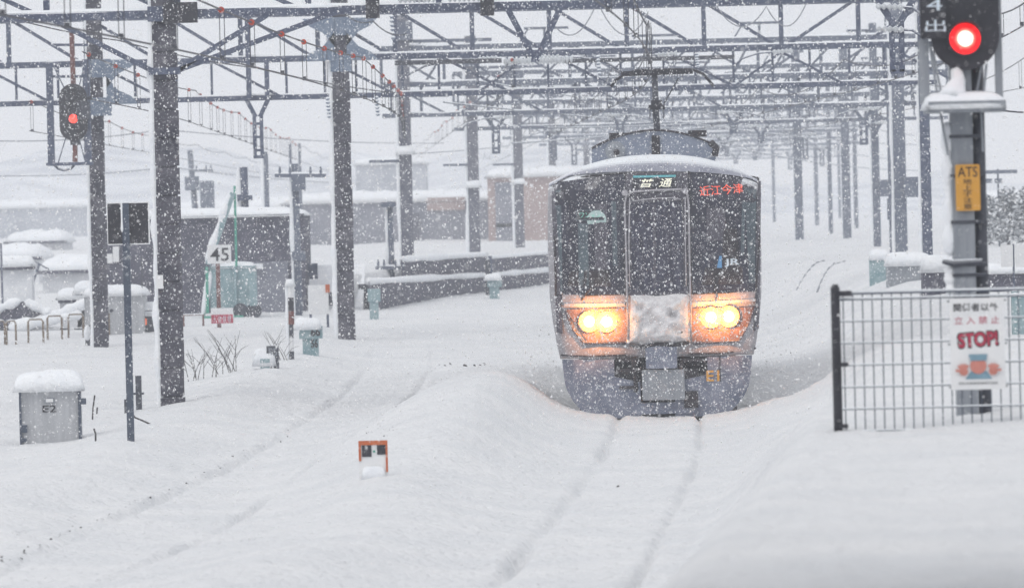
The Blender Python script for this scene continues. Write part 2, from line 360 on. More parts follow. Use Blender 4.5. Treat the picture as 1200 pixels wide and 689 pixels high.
# far hill, a long low ridge
hv = []; hf = []
hx = np.linspace(-160, 160, 81)
for x in hx:
    h = 7.0 + 5.0 * vn(x * 0.03, 2) + 2.0 * vn(x * 0.2, 5) - 0.012 * (x + 40)
    h = max(1.5, h if x < 60 else h - (x - 60) * 0.05)
    for k, (dy, f) in enumerate(((0, 0.0), (30, 0.5), (70, 0.85), (110, 1.0), (200, 0.6))):
        hv.append((x, 430 + dy, -0.5 + h * f + (1.2 * float(vn(x * 0.3, k * 3)) if 0 < k else 0)))
for i in range(80):
    for k in range(4): a = i * 5 + k; hf.append((a, a + 5, a + 6, a + 1))
hb = MB(); hb.add(hv, hf); tag(hb.build('hill', 'hill', smooth=True), kind='structure')

# ================================================================== ADDED ROOF, unseen above the camera, put in to shade the near snow
cp = thing('added_shade_roof', 'added unseen flat roof over the viewpoint, there to shade the near snow', 'canopy')
MB().box((0, 5.5, 6.6), (30, 32, 0.25)).build('roof', 'wallgrey', cp)
MB().cap(-15.1, 15.1, -10.6, 21.6, 6.73, 0.3, 30, 30, 3, 0.05).build('roof_snow', 'snow', cp, smooth=True)
for x_ in (-6, 6): MB().box((x_, 5.5, 6.3), (0.25, 31, 0.34)).build('beam', 'steel', cp)
for x_ in (-6, 6):
    for y_ in (-2, 12): MB().box((x_, y_, 3.2), (0.25, 0.25, 6.4)).build('post', 'steel', cp)
# ================================================================== TRAIN
TX, TY = 1.97, 80.0
train = thing('commuter_train', 'silver commuter train with dark windscreens and lit yellow headlights ploughing along the snowed-in track', 'train',
              (TX, TY, 0), -math.atan2(TX, TY))
def T(px, py):
    a, b = ray(px, py); return a * TY - TX, CAMZ + b * TY
_wz = np.array([[0.74, 1.36], [0.96, 1.405], [1.3, 1.455], [1.6, 1.485], [2.2, 1.50], [2.8, 1.49], [3.17, 1.475], [3.6, 1.475]])
def hw(z): return float(np.interp(z, _wz[:, 0], _wz[:, 1]))
def ztop(x): s = min(1, abs(x) / 1.475); return 3.17 + 0.38 * (1 - s ** 2.4) * (1 - 0.25 * s ** 8) - 0.0 + 0.0
def FY(x, z):
    s = min(1.0, abs(x) / hw(z))
    y = 0.30 * s ** 3 + 0.16 * (1 - math.sqrt(max(0, 1 - s ** 14)))
    if z > 1.6: y += (z - 1.6) * 0.10
    if z < 1.3: y += (1.3 - z) * 0.10
    zt = ztop(x); r = (z - (zt - 0.36)) / 0.36
    if r > 0: y += 0.42 * (1 - math.sqrt(max(0, 1 - min(1, r) ** 2)))
    return y
def patch(name, poly_quad, off, m, parent, nx=10, nz=8, thick=0.0, smooth=True, jag=0.0):
    """bilinear quad (bl, br, tr, tl) in x,z laid on the front surface, raised by off"""
    bl, br, tr, tl = [Vector((p[0], p[1])) for p in poly_quad]
    vs = []; fs = []
    for j in range(nz + 1):
        for i in range(nx + 1):
            u, v = i / nx, j / nz
            p = (bl * (1 - u) + br * u) * (1 - v) + (tl * (1 - u) + tr * u) * v
            e = min(u, 1 - u, v, 1 - v)
            o = off + (jag * (0.6 + 1.4 * float(vn(p.x * 9, p.y * 9))) * min(1, e * 6) if jag else 0)
            if jag and e < 0.02: p = p + Vector((0.05 * float(vn(p.y * 7, p.x * 5 + 3)), 0.06 * float(vn(p.x * 8, p.y * 4))))
            vs.append((p.x, FY(p.x, p.y) - o, p.y))
    for j in range(nz):
        for i in range(nx): a = j * (nx + 1) + i; fs.append((a, a + 1, a + nx + 2, a + nx + 1))
    n0 = len(vs)                                   # rim so the panel is solid to the body
    rim = list(range(nx + 1)) + [j * (nx + 1) + nx for j in range(1, nz + 1)] + [nz * (nx + 1) + i for i in range(nx - 1, -1, -1)] + [j * (nx + 1) for j in range(nz - 1, 0, -1)]
    for k in rim: x, y, z = vs[k]; vs.append((x, FY(x, z) + 0.01, z))
    for k in range(len(rim)): k2 = (k + 1) % len(rim); fs.append((rim[k2], rim[k], n0 + k, n0 + k2))
    return MB().add(vs, fs).build(name, m, parent, smooth=False)
def pq(*pp): return [T(*p) for p in pp]
# body shell: front grid, then straight sides back
NS, NZ = 48, 44
bv = []; bf = []
for j in range(NZ + 1):
    for i in range(NS + 1):
        s = math.sin((i / NS * 2 - 1) * math.pi / 2); zt = ztop(s * 1.475)
        t = j / NZ; z = 0.74 + (zt - 0.74) * t
        x = s * hw(z); bv.append((x, FY(x, z) + (0.02 if t < 1 else 0), z))
for j in range(NZ):
    for i in range(NS): a = j * (NS + 1) + i; bf.append((a, a + 1, a + NS + 2, a + NS + 1))
rim = [j * (NS + 1) for j in range(NZ, -1, -1)] + list(range(1, NS + 1)) + [j * (NS + 1) + NS for j in range(1, NZ + 1)] + [NZ * (NS + 1) + i for i in range(NS - 1, 0, -1)]
n0 = len(bv)
for k in rim: x, y, z = bv[k]; bv.append((x, 19.5, z))
for k in range(len(rim)): k2 = (k + 1) % len(rim); bf.append((rim[k2], rim[k], n0 + k, n0 + k2))
bf.append(tuple(range(n0, n0 + len(rim))))
MB().add(bv, bf).build('body', 'body', train, smooth=True)
# thin snow over the front roof edge
vs = []; fs = []; n = 40
for i in range(n + 1):
    s = -1 + 2 * i / n; x = s * 1.47
    zt = ztop(x); zl = T(768 + s * 124, 201 + 10 * abs(s) ** 3)[1] + s * 0.0
    zl = min(zl, zt - 0.02)
    for k in range(9):
        t = k / 8; z = zl + (zt - zl) * t
        bul = 0.035 * math.sin(math.pi * min(1, t * 1.0 + 0.08)) + 0.02 + 0.02 * float(vn(x * 5, z * 9))
        y = FY(x, z); vs.append((x, y - bul, z + 0.02 * t))
    for k, yy in enumerate((1.2, 3.0, 8.0)): vs.append((x, yy, zt + 0.03 + 0.03 * float(vn(x * 3, yy))))
m_ = 12
for i in range(n):
    for k in range(m_ - 1): a = i * m_ + k; fs.append((a, a + m_, a + m_ + 1, a + 1))
MB().add(vs, fs).build('roof_snow', 'roofsnow', train, smooth=True)
# dark windscreens, split in corner and main panes
def wind(side):
    q = (lambda a, b: pq(*a, *b))
    if side < 0:
        wp = patch('windscreen', pq((651, 346), (733, 345), (733, 203), (649, 214)), 0.012, 'glass', train, 12, 10)
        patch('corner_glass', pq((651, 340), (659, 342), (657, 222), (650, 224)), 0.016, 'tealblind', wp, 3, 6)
        patch('sun_blind', pq((678, 335), (690, 335), (689, 262), (677, 262)), 0.014, 'tealblind', wp, 3, 6)
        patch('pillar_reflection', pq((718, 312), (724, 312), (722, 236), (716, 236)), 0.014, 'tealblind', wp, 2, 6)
    else:
        wp = patch('windscreen', pq((810, 344), (886, 342), (890, 208), (806, 201)), 0.012, 'glass', train, 12, 10)
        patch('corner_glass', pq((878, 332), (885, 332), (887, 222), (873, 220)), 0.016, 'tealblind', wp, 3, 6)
        patch('sun_blind', pq((868, 300), (872, 300), (874, 236), (870, 236)), 0.014, 'tealblind', wp, 2, 6)
        patch('light_blind', pq((828, 282), (850, 282), (850, 244), (828, 244)), 0.013, 'frame', wp, 4, 4)
    return wp
wl, wr = wind(-1), wind(1)
def seal(par, pts):
    P = []
    for px, py in pts + pts[:1]: x, z = T(px, py); P.append((x, FY(x, z) - 0.02, z))
    return MB().tube(P, 0.016, 6).build('window_seal', 'under', par, smooth=True)
seal(wl, [(651, 346), (692, 346), (733, 345), (733, 203), (692, 206), (650, 214), (650, 280)]); seal(wr, [(810, 344), (850, 343), (886, 342), (890, 280), (890, 208), (850, 203), (807, 201)])
for par, q in ((wl, ((664, 336), (716, 336), (714, 316), (668, 318))), (wr, ((822, 334), (872, 333), (870, 312), (826, 314)))): patch('dashboard', pq(*q), 0.0145, 'under', par, 5, 3)
patch('driver_seat', pq((846, 312), (866, 312), (864, 268), (848, 268)), 0.0142, 'under', wr, 3, 5)
patch('cab_partition', pq((697, 316), (712, 316), (711, 238), (696, 239)), 0.0142, 'frame', wl, 2, 6)
patch('side_trim', pq((652, 390), (659, 392), (650, 216), (645, 216)), 0.018, 'frame', train, 2, 12)
patch('side_trim', pq((885, 388), (890, 386), (893, 212), (888, 212)), 0.018, 'frame', train, 2, 12)
# header with roll sign
hd = patch('header_panel', pq((733, 224), (806, 222), (806, 202), (733, 203)), 0.014, 'frame', train, 6, 3)
yf = lambda off: (lambda x, z: FY(x, z) - off)
def trange(px0, py0, px1, py1):
    a = T(px0, py1); b = T(px1, py0); return a[0], b[0], a[1], b[1]
rs = patch('roll_sign', pq((741, 221), (793, 220), (793, 204), (741, 205)), 0.02, 'black', train, 6, 3)
patch('sign_strip', pq((742, 208.5), (792, 207.5), (792, 205), (742, 206)), 0.024, 'tealbar', rs, 6, 1)
x0, x1, z0, z1 = trange(750, 209.5, 766, 220); text_obj('lettering', '普', x0, x1, z0, z1, yf(0.026), 'rollsign', rs, shear=0.25, bold=0.012)
x0, x1, z0, z1 = trange(772, 209, 788, 219.5); text_obj('lettering', '通', x0, x1, z0, z1, yf(0.026), 'rollsign', rs, shear=0.25, bold=0.012)
x0, x1, z0, z1 = trange(820, 216, 871, 229); text_obj('led_destination', '近江今津', x0, x1, z0, z1, yf(0.022), 'led', train, bold=0.0, tilt=0.05)
patch('plate_border', pq((675, 258.8), (708, 258.3), (708, 245.8), (675, 246.3)), 0.020, 'tealblind', train, 4, 2)
lb = patch('route_plate', pq((676, 257.5), (707, 257), (707, 247), (676, 247.5)), 0.022, 'black', train, 4, 2)
x0, x1, z0, z1 = trange(679, 249, 704, 255.5); text_obj('lettering', 'ワンマン', x0, x1, z0, z1, yf(0.026), 'greenled', lb)
def fdisc(name, px, py, rpx, off, m, parent, n=24, squash=1.0):
    cx, cz = T(px, py); r = rpx / 84
    vs = [(cx, FY(cx, cz) - off, cz)] + [(cx + r * math.cos(t), FY(cx + r * math.cos(t), cz) - off, cz + squash * r * math.sin(t)) for t in [2 * math.pi * k / n for k in range(n)]]
    return MB().add(vs, [(0, k + 1, (k + 1) % n + 1) for k in range(n)]).build(name, m, parent)
fdisc('window_disc', 699, 258, 11.5, 0.018, 'disc', train)
# emblem on the right pane
jr = patch('emblem', pq((840, 314), (846, 314), (846, 300), (843, 300)), 0.02, 'jrblue', train, 2, 2)
x0, x1, z0, z1 = trange(849, 303, 867, 313); text_obj('lettering', 'JR', x0, x1, z0, z1, yf(0.02), 'jrwhite', jr, bold=0.02)
# gangway door
dr = patch('gangway_door', pq((735, 346), (807, 345), (805, 224), (733, 226)), 0.05, 'frame', train, 8, 10)
patch('door_glass', pq((741, 342), (801, 341), (799, 236), (739, 238)), 0.056, 'doorglass', dr, 6, 8)
patch('inner_panel', pq((766, 338), (769, 338), (768, 240), (765, 240)), 0.060, 'frame', dr, 1, 6)
def rail(pts, r=0.014, off=0.09, name='handrail', m='tube', par=None):
    P = []
    for px, py in pts: x, z = T(px, py); P.append((x, FY(x, z) - off, z))
    return MB().tube(P, r, 6).build(name, m, par or train, smooth=True)
rail([(736, 398), (735, 350), (734, 300), (732, 240), (734, 229), (742, 225), (770, 223), (798, 222), (805, 226), (807, 240), (808, 300), (809, 348), (810, 396)], 0.016, 0.075, 'gangway_frame', 'tube')
rail([(738, 232), (737, 280), (738, 335)], 0.010, 0.10, 'handrail', 'tube', dr)
rail([(803, 231), (803, 280), (804, 335)], 0.010, 0.10, 'handrail', 'tube', dr)
rail([(742, 236), (755, 234), (770, 232.5), (790, 232), (798, 234)], 0.010, 0.09, 'grab_rail', 'tube', dr)
for px, py in ((732, 226), (803, 224)):
    x, z = T(px, py); MB().tube([(x, FY(x, z) - 0.10, z), (x, FY(x, z) - 0.02, z)], 0.045, 10).build('frame_lug', 'tube', train)
# snow packed on the gangway sill
sp_ = patch('packed_snow', pq((735, 403), (809, 402), (807, 344), (738, 346)), 0.04, 'packed', train, 44, 34, jag=0.19)
rail([(738, 404), (752, 406), (770, 403), (790, 404), (808, 401)], 0.03, 0.09, 'sill_edge', 'under')
rail([(748, 391), (765, 389), (785, 390), (800, 389)], 0.012, 0.115, 'sill_step', 'under')
# silver band and white trim over the lamps
for side in (-1, 1):
    if side < 0:
        q1 = pq((660, 356), (733, 355), (733, 345), (658, 346)); q2 = pq((661, 359.5), (732, 358.5), (732, 355), (661, 356)); q3 = pq((690, 403), (735, 402), (734, 361), (662, 363))
        lamps = ((690.5, 377), (711, 377)); wip = [(681, 352), (684, 347), (692, 338), (697, 330)]
        frame_pts = [(662, 364), (671, 386), (684, 402), (733, 402)]
    else:
        q1 = pq((811, 355), (884, 352), (886, 342), (810, 344)); q2 = pq((811, 357.5), (886, 353.5), (886, 350.5), (811, 354)); q3 = pq((811, 402), (868, 399), (885, 360), (811, 361))
        lamps = ((833, 372), (854, 371)); wip = [(839, 352), (840, 345), (838, 336), (842, 326)]
        frame_pts = [(885, 360), (876, 382), (866, 400), (812, 402)]
    patch('silver_band', q1, 0.016, 'body', train, 10, 2)
    patch('white_trim', q2, 0.03, 'palegrey', train, 10, 1)
    hs_ = patch('headlight_housing', q3, 0.012, 'reflector', train, 10, 6)
    rail(frame_pts, 0.022, 0.025, 'housing_edge', 'frame', hs_)
    rail(wip, 0.016, 0.05, 'wiper', 'under', train)
    for px, py in lamps:
        x, z = T(px, py); y = FY(x, z)
        h = MB().tube([(x, y - 0.03, z), (x, y - 0.012, z)], [0.115, 0.125], 20).build('headlight', 'reflector', train, smooth=False)
        vs = []; fs = []; nr, nn = 4, 20
        for k in range(nr + 1):
            rr = 0.076 * k / nr
            for t in range(nn): a = 2 * math.pi * t / nn; vs.append((x + rr * math.cos(a), y - 0.034 - 0.03 * (1 - (k / nr) ** 2), z + rr * math.sin(a)))
        for k in range(nr):
            for t in range(nn): fs.append((k * nn + t, k * nn + (t + 1) % nn, (k + 1) * nn + (t + 1) % nn, (k + 1) * nn + t))
        MB().add(vs, fs).build('lens', 'lamp', h, smooth=True)
        MB().prism(disc(x, z, 0.15, 28), y - 0.0335, y - 0.0305).build('painted_halo', 'lamphalo', h)  # flat disc that carries the painted halo round the lens
        ld = bpy.data.lights.new('headlight_glow', 'POINT'); ld.energy = 2.0; ld.color = (1.0, 0.50, 0.14); ld.shadow_soft_size = 0.06
        lo = bpy.data.objects.new('headlight_glow', ld); C.objects.link(lo); lo.parent = h; lo.location = (x, y - 0.12, z)
        ld = bpy.data.lights.new('added_halo_spot', 'SPOT'); ld.energy = 58.0; ld.color = (1.0, 0.33, 0.06); ld.shadow_soft_size = 0.05; ld.spot_size = R(140); ld.spot_blend = 1.0  # added spot facing back, lights the housing to suggest the lamp's halo
        lo = bpy.data.objects.new('added_halo_spot', ld); C.objects.link(lo); lo.parent = h; lo.location = (x, y - 0.30, z); lo.rotation_euler = (R(90), 0, 0)
# bumper line and skirts
rail([(657, 417), (690, 418), (735, 416)], 0.014, 0.02, 'sill_line', 'under')
rail([(806, 415), (850, 414), (886, 409)], 0.014, 0.02, 'sill_line', 'under')
def skirt(side):
    vs = []; fs = []; nx, nz = 18, 10
    xi = 0.60
    for j in range(nz + 1):
        for i in range(nx + 1):
            z = -0.10 + 0.83 * j / nz
            tz = max(0, (0.45 - z) / 0.55)
            xo = 1.335 - 0.10 * (0.73 - z) - 0.32 * tz ** 2.2
            inner = xi if z > 0.42 else 0.22 + 0.02
            if side > 0 and z > 0.42: inner = 0.70
            x = inner + (xo - inner) * (i / nx); s = x / 1.37
            y = 0.06 + 0.34 * s ** 3 + 0.10 * max(0, (0.3 - z)) + 0.12 * max(0, s - 0.86) / 0.14
            vs.append((side * x, y, z))
    for j in range(nz):
        for i in range(nx):
            a = j * (nx + 1) + i; f = (a, a + 1, a + nx + 2, a + nx + 1); fs.append(f if side > 0 else tuple(reversed(f)))
    n0 = len(vs)
    for x, y, z in list(vs): vs.append((x, y + 0.08, z))
    rim = list(range(nx + 1)) + [j * (nx + 1) + nx for j in range(1, nz + 1)] + [nz * (nx + 1) + i for i in range(nx - 1, -1, -1)] + [j * (nx + 1) for j in range(nz - 1, 0, -1)]
    for k in range(len(rim)): k2 = (k + 1) % len(rim); fs.append((rim[k2], rim[k], n0 + rim[k], n0 + rim[k2]))
    sk = MB().add(vs, fs).build('skirt', 'skirt', train)
    return sk
skl, skr = skirt(-1), skirt(1)
SKY_ = lambda x, z: 0.06 + 0.34 * (abs(x) / 1.37) ** 3 + 0.10 * max(0, 0.3 - z) - 0.012
x0, x1, z0, z1 = trange(828, 434, 843, 447); text_obj('number', 'E1', x0, x1, z0, z1, lambda x, z: SKY_(x, z) - 0.004, 'yellow', skr, bold=0.02)
mb = MB(); xa, za = T(843.5, 447); xb, zb = T(844.5, 418); mb.box(((xa + xb) / 2, SKY_(xa, za), (za + zb) / 2), (0.014, 0.02, zb - za)); mb.build('panel_seam', 'under', skr)
# underframe behind the skirts, wheels, coupler cover, plates
MB().box((0, 0.75, 0.38), (2.2, 0.9, 0.9)).build('underframe', 'under', train)
for sx in (-0.42, 0.42):
    MB().box((sx * 1.05, 0.22, 0.48), (0.26, 0.18, 0.16)).build('cable_box', 'under', train)
    MB().tube([(sx * 0.8, 0.06, 0.70), (sx * 0.75, 0.02, 0.50), (sx * 0.72, 0.05, 0.30), (sx * 0.8, 0.2, 0.2)], 0.03, 8).build('brake_hose', 'under', train, smooth=True)
    MB().tube([(sx / 0.42 * 0.56 - 0.06, 1.6, 0.36), (sx / 0.42 * 0.56 + 0.06, 1.6, 0.36)], 0.43, 24).build('wheel', 'under', train)
    MB().box((sx / 0.42 * 0.56, 0.5, 0.05), (0.13, 0.5, 0.32)).build('rail_guard', 'under', train)
x0, x1, z0, z1 = trange(757, 401, 793, 432); MB().prism(rrect(x0, x1, z0, z1, 0.03), -0.06, 0.12).build('coupler_cover', 'skirt', train)
x0, x1, z0, z1 = trange(753, 432.5, 802, 469); MB().prism(rrect(x0, x1, z0, z1, 0.02), -0.02, 0.10).build('coupler_plate', 'midgrey', train)
MB().box((0.08, 0.14, 0.03), (0.9, 0.12, 0.16)).build('snow_plough', 'skirt', train)
for (px0, py0, px1, py1) in ((722, 418, 748, 424), (722, 432, 748, 438), (726, 452, 748, 456), (800, 420, 826, 424), (802, 458, 818, 478)):
    x0, x1, z0, z1 = trange(px0, py0, px1, py1)
    MB().box(((x0 + x1) / 2, 0.12, (z0 + z1) / 2), (x1 - x0, 0.16, z1 - z0)).build('step', 'under', train)
# roof cover
vs = []; fs = []; n = 28; cw, ch, cz = 0.875, 0.43, 3.47
prof = []
for k in range(n + 1):
    x = -cw + 2 * cw * k / n; s = abs(x) / cw
    prof.append((x, cz + (0.20 + 0.235 * (1 - s ** 2.0))))
poly = [(-cw, cz - 0.06)] + prof + [(cw, cz - 0.06)]
poly = [(x + 0.02, z) for x, z in poly][::-1]
rc = MB().prism(poly, 0.95, 4.6).build('roof_cover', 'roofpaint', train)
top = [(x + 0.02, 0.93, z + 0.012) for x, z in prof]
MB().tube(top, 0.016, 6).build('cover_edge', 'under', rc, smooth=True)
x0, x1, z0, z1 = trange(764, 158, 773, 181); MB().box(((x0 + x1) / 2, 0.935, (z0 + z1) / 2), (x1 - x0, 0.04, z1 - z0)).build('vent_plate', 'under', rc)
x0, x1, z0, z1 = trange(706, 166, 735, 187); MB().prism(disc((x0 + x1) / 2, (z0 + z1) / 2, 0.14), 0.90, 0.96).build('horn_cover', 'midgrey', rc)
x0, z0 = T(722, 178); MB().tube([(x0, 0.85, z0), (x0, 0.93, z0)], 0.045, 10).build('horn', 'under', rc)
for px in (724, 818):
    x, z = T(px, 157 if px < 768 else 154); MB().box((x, 1.3, z - 0.02), (0.26, 0.4, 0.09)).build('roof_box', 'under', rc)
x, z = T(838, 178); MB().tube([(x, 0.9, z - 0.05), (x + 0.03, 0.92, z + 0.06), (x - 0.05, 0.95, z + 0.14)], 0.05, 8).build('cable_loop', 'under', rc, smooth=True)
# pantograph, raised, seen end on
PYL = 4.2
def TP(px, py):
    a, b = ray(px, py); Y = TY + PYL; return (a * Y - TX * Y / TY, PYL, CAMZ + b * Y)
pg = MB().box((0, PYL + 0.3, 3.72), (1.1, 1.4, 0.08)).build('pantograph', 'darkgrey', train)
x, y, z = TP(767, 88); zb = 3.75
MB().tube([(x, y, z), (x + 0.02, y, zb)], 0.045, 8).build('mast_arm', 'darkgrey', pg, smooth=True)
MB().tube([(x, y + 0.02, TP(767, 128)[2]), (x + 0.03, y + 0.9, zb + 0.1)], 0.05, 8).build('lower_arm', 'darkgrey', pg, smooth=True)
_, _, zk = TP(768, 126)
MB().box((x + 0.02, y - 0.02, zk), (0.24, 0.16, 0.07)).box((x + 0.02, y - 0.02, zk + 0.06), (0.16, 0.14, 0.08)).build('knuckle', 'black', pg)
for dx in (-0.08, 0.12): MB().tube([(x + dx, y, zk), (x + dx, y, zk - 0.17)], 0.015, 6).build('damper', 'wire_pale', pg)
MB().tube([TP(716, 102), TP(722, 94), TP(733, 87), TP(747, 83), TP(790, 82), TP(812, 82), TP(824, 87), TP(831, 95), TP(836, 101)], 0.022, 8).build('horn_bar', 'black', pg, smooth=True)
MB().bar(TP(728, 87), TP(812, 84), 0.07, 0.12).build('collector_head', 'black', pg)
mb = MB()
for k in range(22):
    px = 738 + k * 3.1; p = TP(px, 86.5); mb.tube([p, (p[0], p[1], p[2] - random.uniform(0.03, 0.09))], [0.014, 0.004], 5)
mb.build('icicles', 'wire_pale', pg)
MB().tube([TP(795, 92), TP(778, 122)], 0.012, 6).build('stay', 'wire', pg)

# ================================================================== OVERHEAD GANTRIES
def noisy_strip(mb, p, q, r, seed, n=30, sx=1.0):
    P = []; rr = []
    p = Vector(p); q = Vector(q)
    for k in range(n + 1):
        t = k / n; P.append(p.lerp(q, t)); rr.append(r * (0.85 + 0.7 * float(vn(t * n * 0.45 + seed * 13, seed))) * (0.4 if k in (0, n) else 1))
    return mb.tube(P, rr, 8)
def column(par, px, py, Y, width, z1, m='concrete', snow=True, joints=True, seed=0, buried=0.3):
    X = W(px, py, Y).x; z0 = gz(X, Y) - buried
    mb = MB()
    if joints:
        z = z0; k = 0
        while z < z1:
            h = 0.42; zz = min(z + h - 0.03, z1); q = width + random.uniform(-0.012, 0.012)
            mb.box((X + random.uniform(-0.006, 0.006), Y, (z + zz) / 2), (q, q, zz - z))
            if zz < z1: mb.box((X, Y, zz + 0.015), (width - 0.07, width - 0.07, 0.03))
            z += h
    else: mb.box((X, Y, (z0 + z1) / 2), (width, width, z1 - z0))
    c = mb.build('column', m, par)
    if snow:
        s = MB(); noisy_strip(s, (X - width / 2 - 0.01, Y - 0.02, z0), (X - width / 2 - 0.01, Y - 0.02, z1), width * 0.27, seed, 60 if joints else 24)
        s.build('snow_strip', 'snow', c, smooth=True)
    return X
def snowy_chord(par, name, x0, x1, Y, z, th, m, capname=True, seed=0, yoff=0.0):
    o = MB().box(((x0 + x1) / 2, Y + yoff, z), (x1 - x0, th, th)).build(name, m, par)
    if capname:
        s = MB(); n = int((x1 - x0) / 0.35); P = []; rr = []
        for k in range(n + 1):
            x = x0 + (x1 - x0) * k / n; P.append((x, Y + yoff, z + th * 0.42)); rr.append(th * (0.42 + 0.35 * float(vn(x * 1.1 + seed, seed * 3.1))))
        s.tube(P, rr, 6); s.build('snow_cap', 'snow', o, smooth=True)
    return o
GM = []
def gantry(label, Y, x0, x1, tiers, panel, flip, far=False, th=0.12):
    o = thing('overhead_gantry', label, 'gantry', group='gantries carrying the overhead wires')
    m = ('steel_hazier' if Y > 190 else 'steel_hazed') if far else 'steel'
    GM.append((o, Y))
    zb, zm, zt = tiers
    for nm, z in (('top_chord', zt), ('middle_chord', zm), ('bottom_chord', zb)):
        if z is None: continue
        snowy_chord(o, nm, x0, x1, Y, z, th if nm != 'bottom_chord' else th * 0.85, m, True, Y)
        if not far and nm != 'bottom_chord': snowy_chord(o, nm, x0, x1, Y, z, th * 0.8, m, False, Y, 0.45)
    n = max(2, int(round((x1 - x0) / panel))); dx = (x1 - x0) / n
    mb = MB()
    for k in range(n + 1):
        x = x0 + dx * k
        if far: mb.bar((x, Y, zm), (x, Y, zt), th * 0.6)
        else: MB().bar((x, Y, zm + th / 2), (x, Y, zt - th / 2), th * 0.75, th * 0.6).build('upright', m, o)
        if k < n:
            right_up = (x + dx / 2) > flip
            a, b = ((x + 0.06, zm), (x + dx - 0.06, zt)) if right_up else ((x + 0.06, zt), (x + dx - 0.06, zm))
            if far: mb.bar((a[0], Y + 0.03, a[1]), (b[0], Y + 0.03, b[1]), th * 0.5)
            else: MB().bar((a[0], Y + 0.03, a[1]), (b[0], Y + 0.03, b[1]), th * 0.55, th * 0.5).build('diagonal', m, o)
    if zb is not None:
        nn = int((x1 - x0) / 0.75)
        for k in range(nn):
            x = x0 + 0.3 + k * 0.75 + random.uniform(-0.1, 0.1)
            mb.bar((x, Y + 0.015, zb), (x, Y + 0.015, zm), th * 0.4)
            if k % 3 == 0: mb.bar((x, Y - 0.02, zm), (x + 1.4, Y - 0.02, zb), th * 0.45)
            elif k % 7 == 2: mb.bar((x, Y - 0.02, zb), (x + 1.1, Y - 0.02, zm), th * 0.4)
    if far:
        for k in range(nn):
            x = x0 + 0.1 + k * 0.95 + random.uniform(-0.2, 0.2)
            if x + 1 > x1: break
            mb.bar((x, Y + 0.9, zm - 0.1), (x + random.uniform(0.5, 1.1), Y + 0.9, zt), th * 0.45)
            if k % 2: mb.bar((x, Y + 0.9, zb), (x, Y + 0.9, zm), th * 0.45)
            if k % 3 == 1: mb.bar((x - 0.5, Y + 0.4, zm - 0.28), (x + 0.7, Y + 0.4, zm - 0.28), th * 0.5)
    if mb.v: mb.build('lattice', m, o)
    return o
def insulator(par, p, q, r=0.06, n=7, m='insul'):
    p = Vector(p); q = Vector(q); P = []; rr = []
    for k in range(n * 2 + 1):
        P.append(p.lerp(q, k / (n * 2))); rr.append(r if k % 2 else r * 0.4)
    return MB().tube(P, rr, 8).build('insulator', m, par)
def drop_post(par, Y, X, ztop_, spread, zneck, zbot, m, w_=0.09):
    mb = MB()
    mb.bar((X - spread, Y - 0.12, ztop_), (X - 0.04, Y - 0.12, zneck), w_).bar((X + spread, Y - 0.12, ztop_), (X + 0.04, Y - 0.12, zneck), w_)
    if zbot < zneck - 0.05:
        mb.bar((X - 0.07, Y - 0.12, zneck + 0.03), (X - 0.07, Y - 0.12, zbot), w_ * 0.8).bar((X + 0.07, Y - 0.12, zneck + 0.03), (X + 0.07, Y - 0.12, zbot), w_ * 0.8)
        for k in range(3):
            z = zneck - (zneck - zbot) * (k + 0.5) / 3; mb.box((X, Y - 0.12, z), (0.14, 0.05, 0.05))
        mb.box((X, Y - 0.12, zbot), (0.2, 0.08, 0.06))
    return mb.build('drop_post', m, par)
def steady_arm(par, Y, X, z, length, m='steel'):
    s = 1 if length > 0 else -1
    pts = [(X, Y - 0.2, z + 0.28), (X + length * 0.35, Y - 0.2, z + 0.27), (X + length * 0.75, Y - 0.2, z + 0.17), (X + length, Y - 0.2, z)]
    a = MB().tube(pts, 0.022, 6).build('steady_arm', m, par, smooth=True)
    insulator(a, (X, Y - 0.2, z + 0.28), (X - s * 0.4, Y - 0.2, z + 0.30), 0.055, 5)
    return a

# nearest gantry
G1 = gantry('nearest overhead gantry, its thick concrete column furred by snow and cut by the top edge', 84, -12.5, 10.5, (None, 5.82, 6.68), 1.9, 4.0)
column(G1, 203, 472, 84, 0.335, 8.5, 'concrete', True, True, 1)
column(G1, 1325, 480, 84, 0.335, 8.5, 'concrete', True, True, 2)
P1 = W(194, 84, 84)
p_ = W(193, 330, 84); MB().box((p_.x - 0.06, 83.80, p_.z), (0.10, 0.02, 0.20)).build('number_plate', 'white', G1)
for px, py in ((58, 12), (318, 10), (398, 11)):
    q = W(px, py, 84); MB().bar((P1.x + (0.17 if px > 200 else -0.17), 83.85, P1.z), (q.x, 83.85, 5.80), 0.075, 0.07).build('knee_brace', 'steel', G1)
for q in ((P1.z, 0.10), (5.82, 0.22)): MB().box((P1.x, 83.8, q[0]), (0.46, 0.08, q[1])).build('clamp_band', 'steel', G1)
for px, zz in ((627, 5.0), ):
    X = W(px, 60, 84).x; drop_post(G1, 84, X, 5.8, 0.40, 4.98 + 0.1, 5.05, 'steel', 0.085)
    MB().box((X, 83.85, 5.06), (0.12, 0.1, 0.14)).build('hanger_foot', 'steel', G1)
X = W(1050, 40, 84).x; drop_post(G1, 84, X, 5.8, 0.28, 5.42, 4.72, 'steel', 0.10); steady_arm(G1, 84, X + 0.1, 5.05, -0.0 + 0.35); steady_arm(G1, 84, X + 0.1, 5.38, 0.35)
for px in (571, 437, 212): X = W(px, 8, 84).x; MB().box((X, 83.8, 5.83), (0.2 if px > 300 else 0.5, 0.12, 0.30)).build('cable_box', 'black', G1)
for px in (487, 715, 545): X = W(px, 3, 84).x; insulator(G1, (X - 0.25, 83.7, 5.95), (X + 0.3, 83.7, 5.95), 0.07, 8)
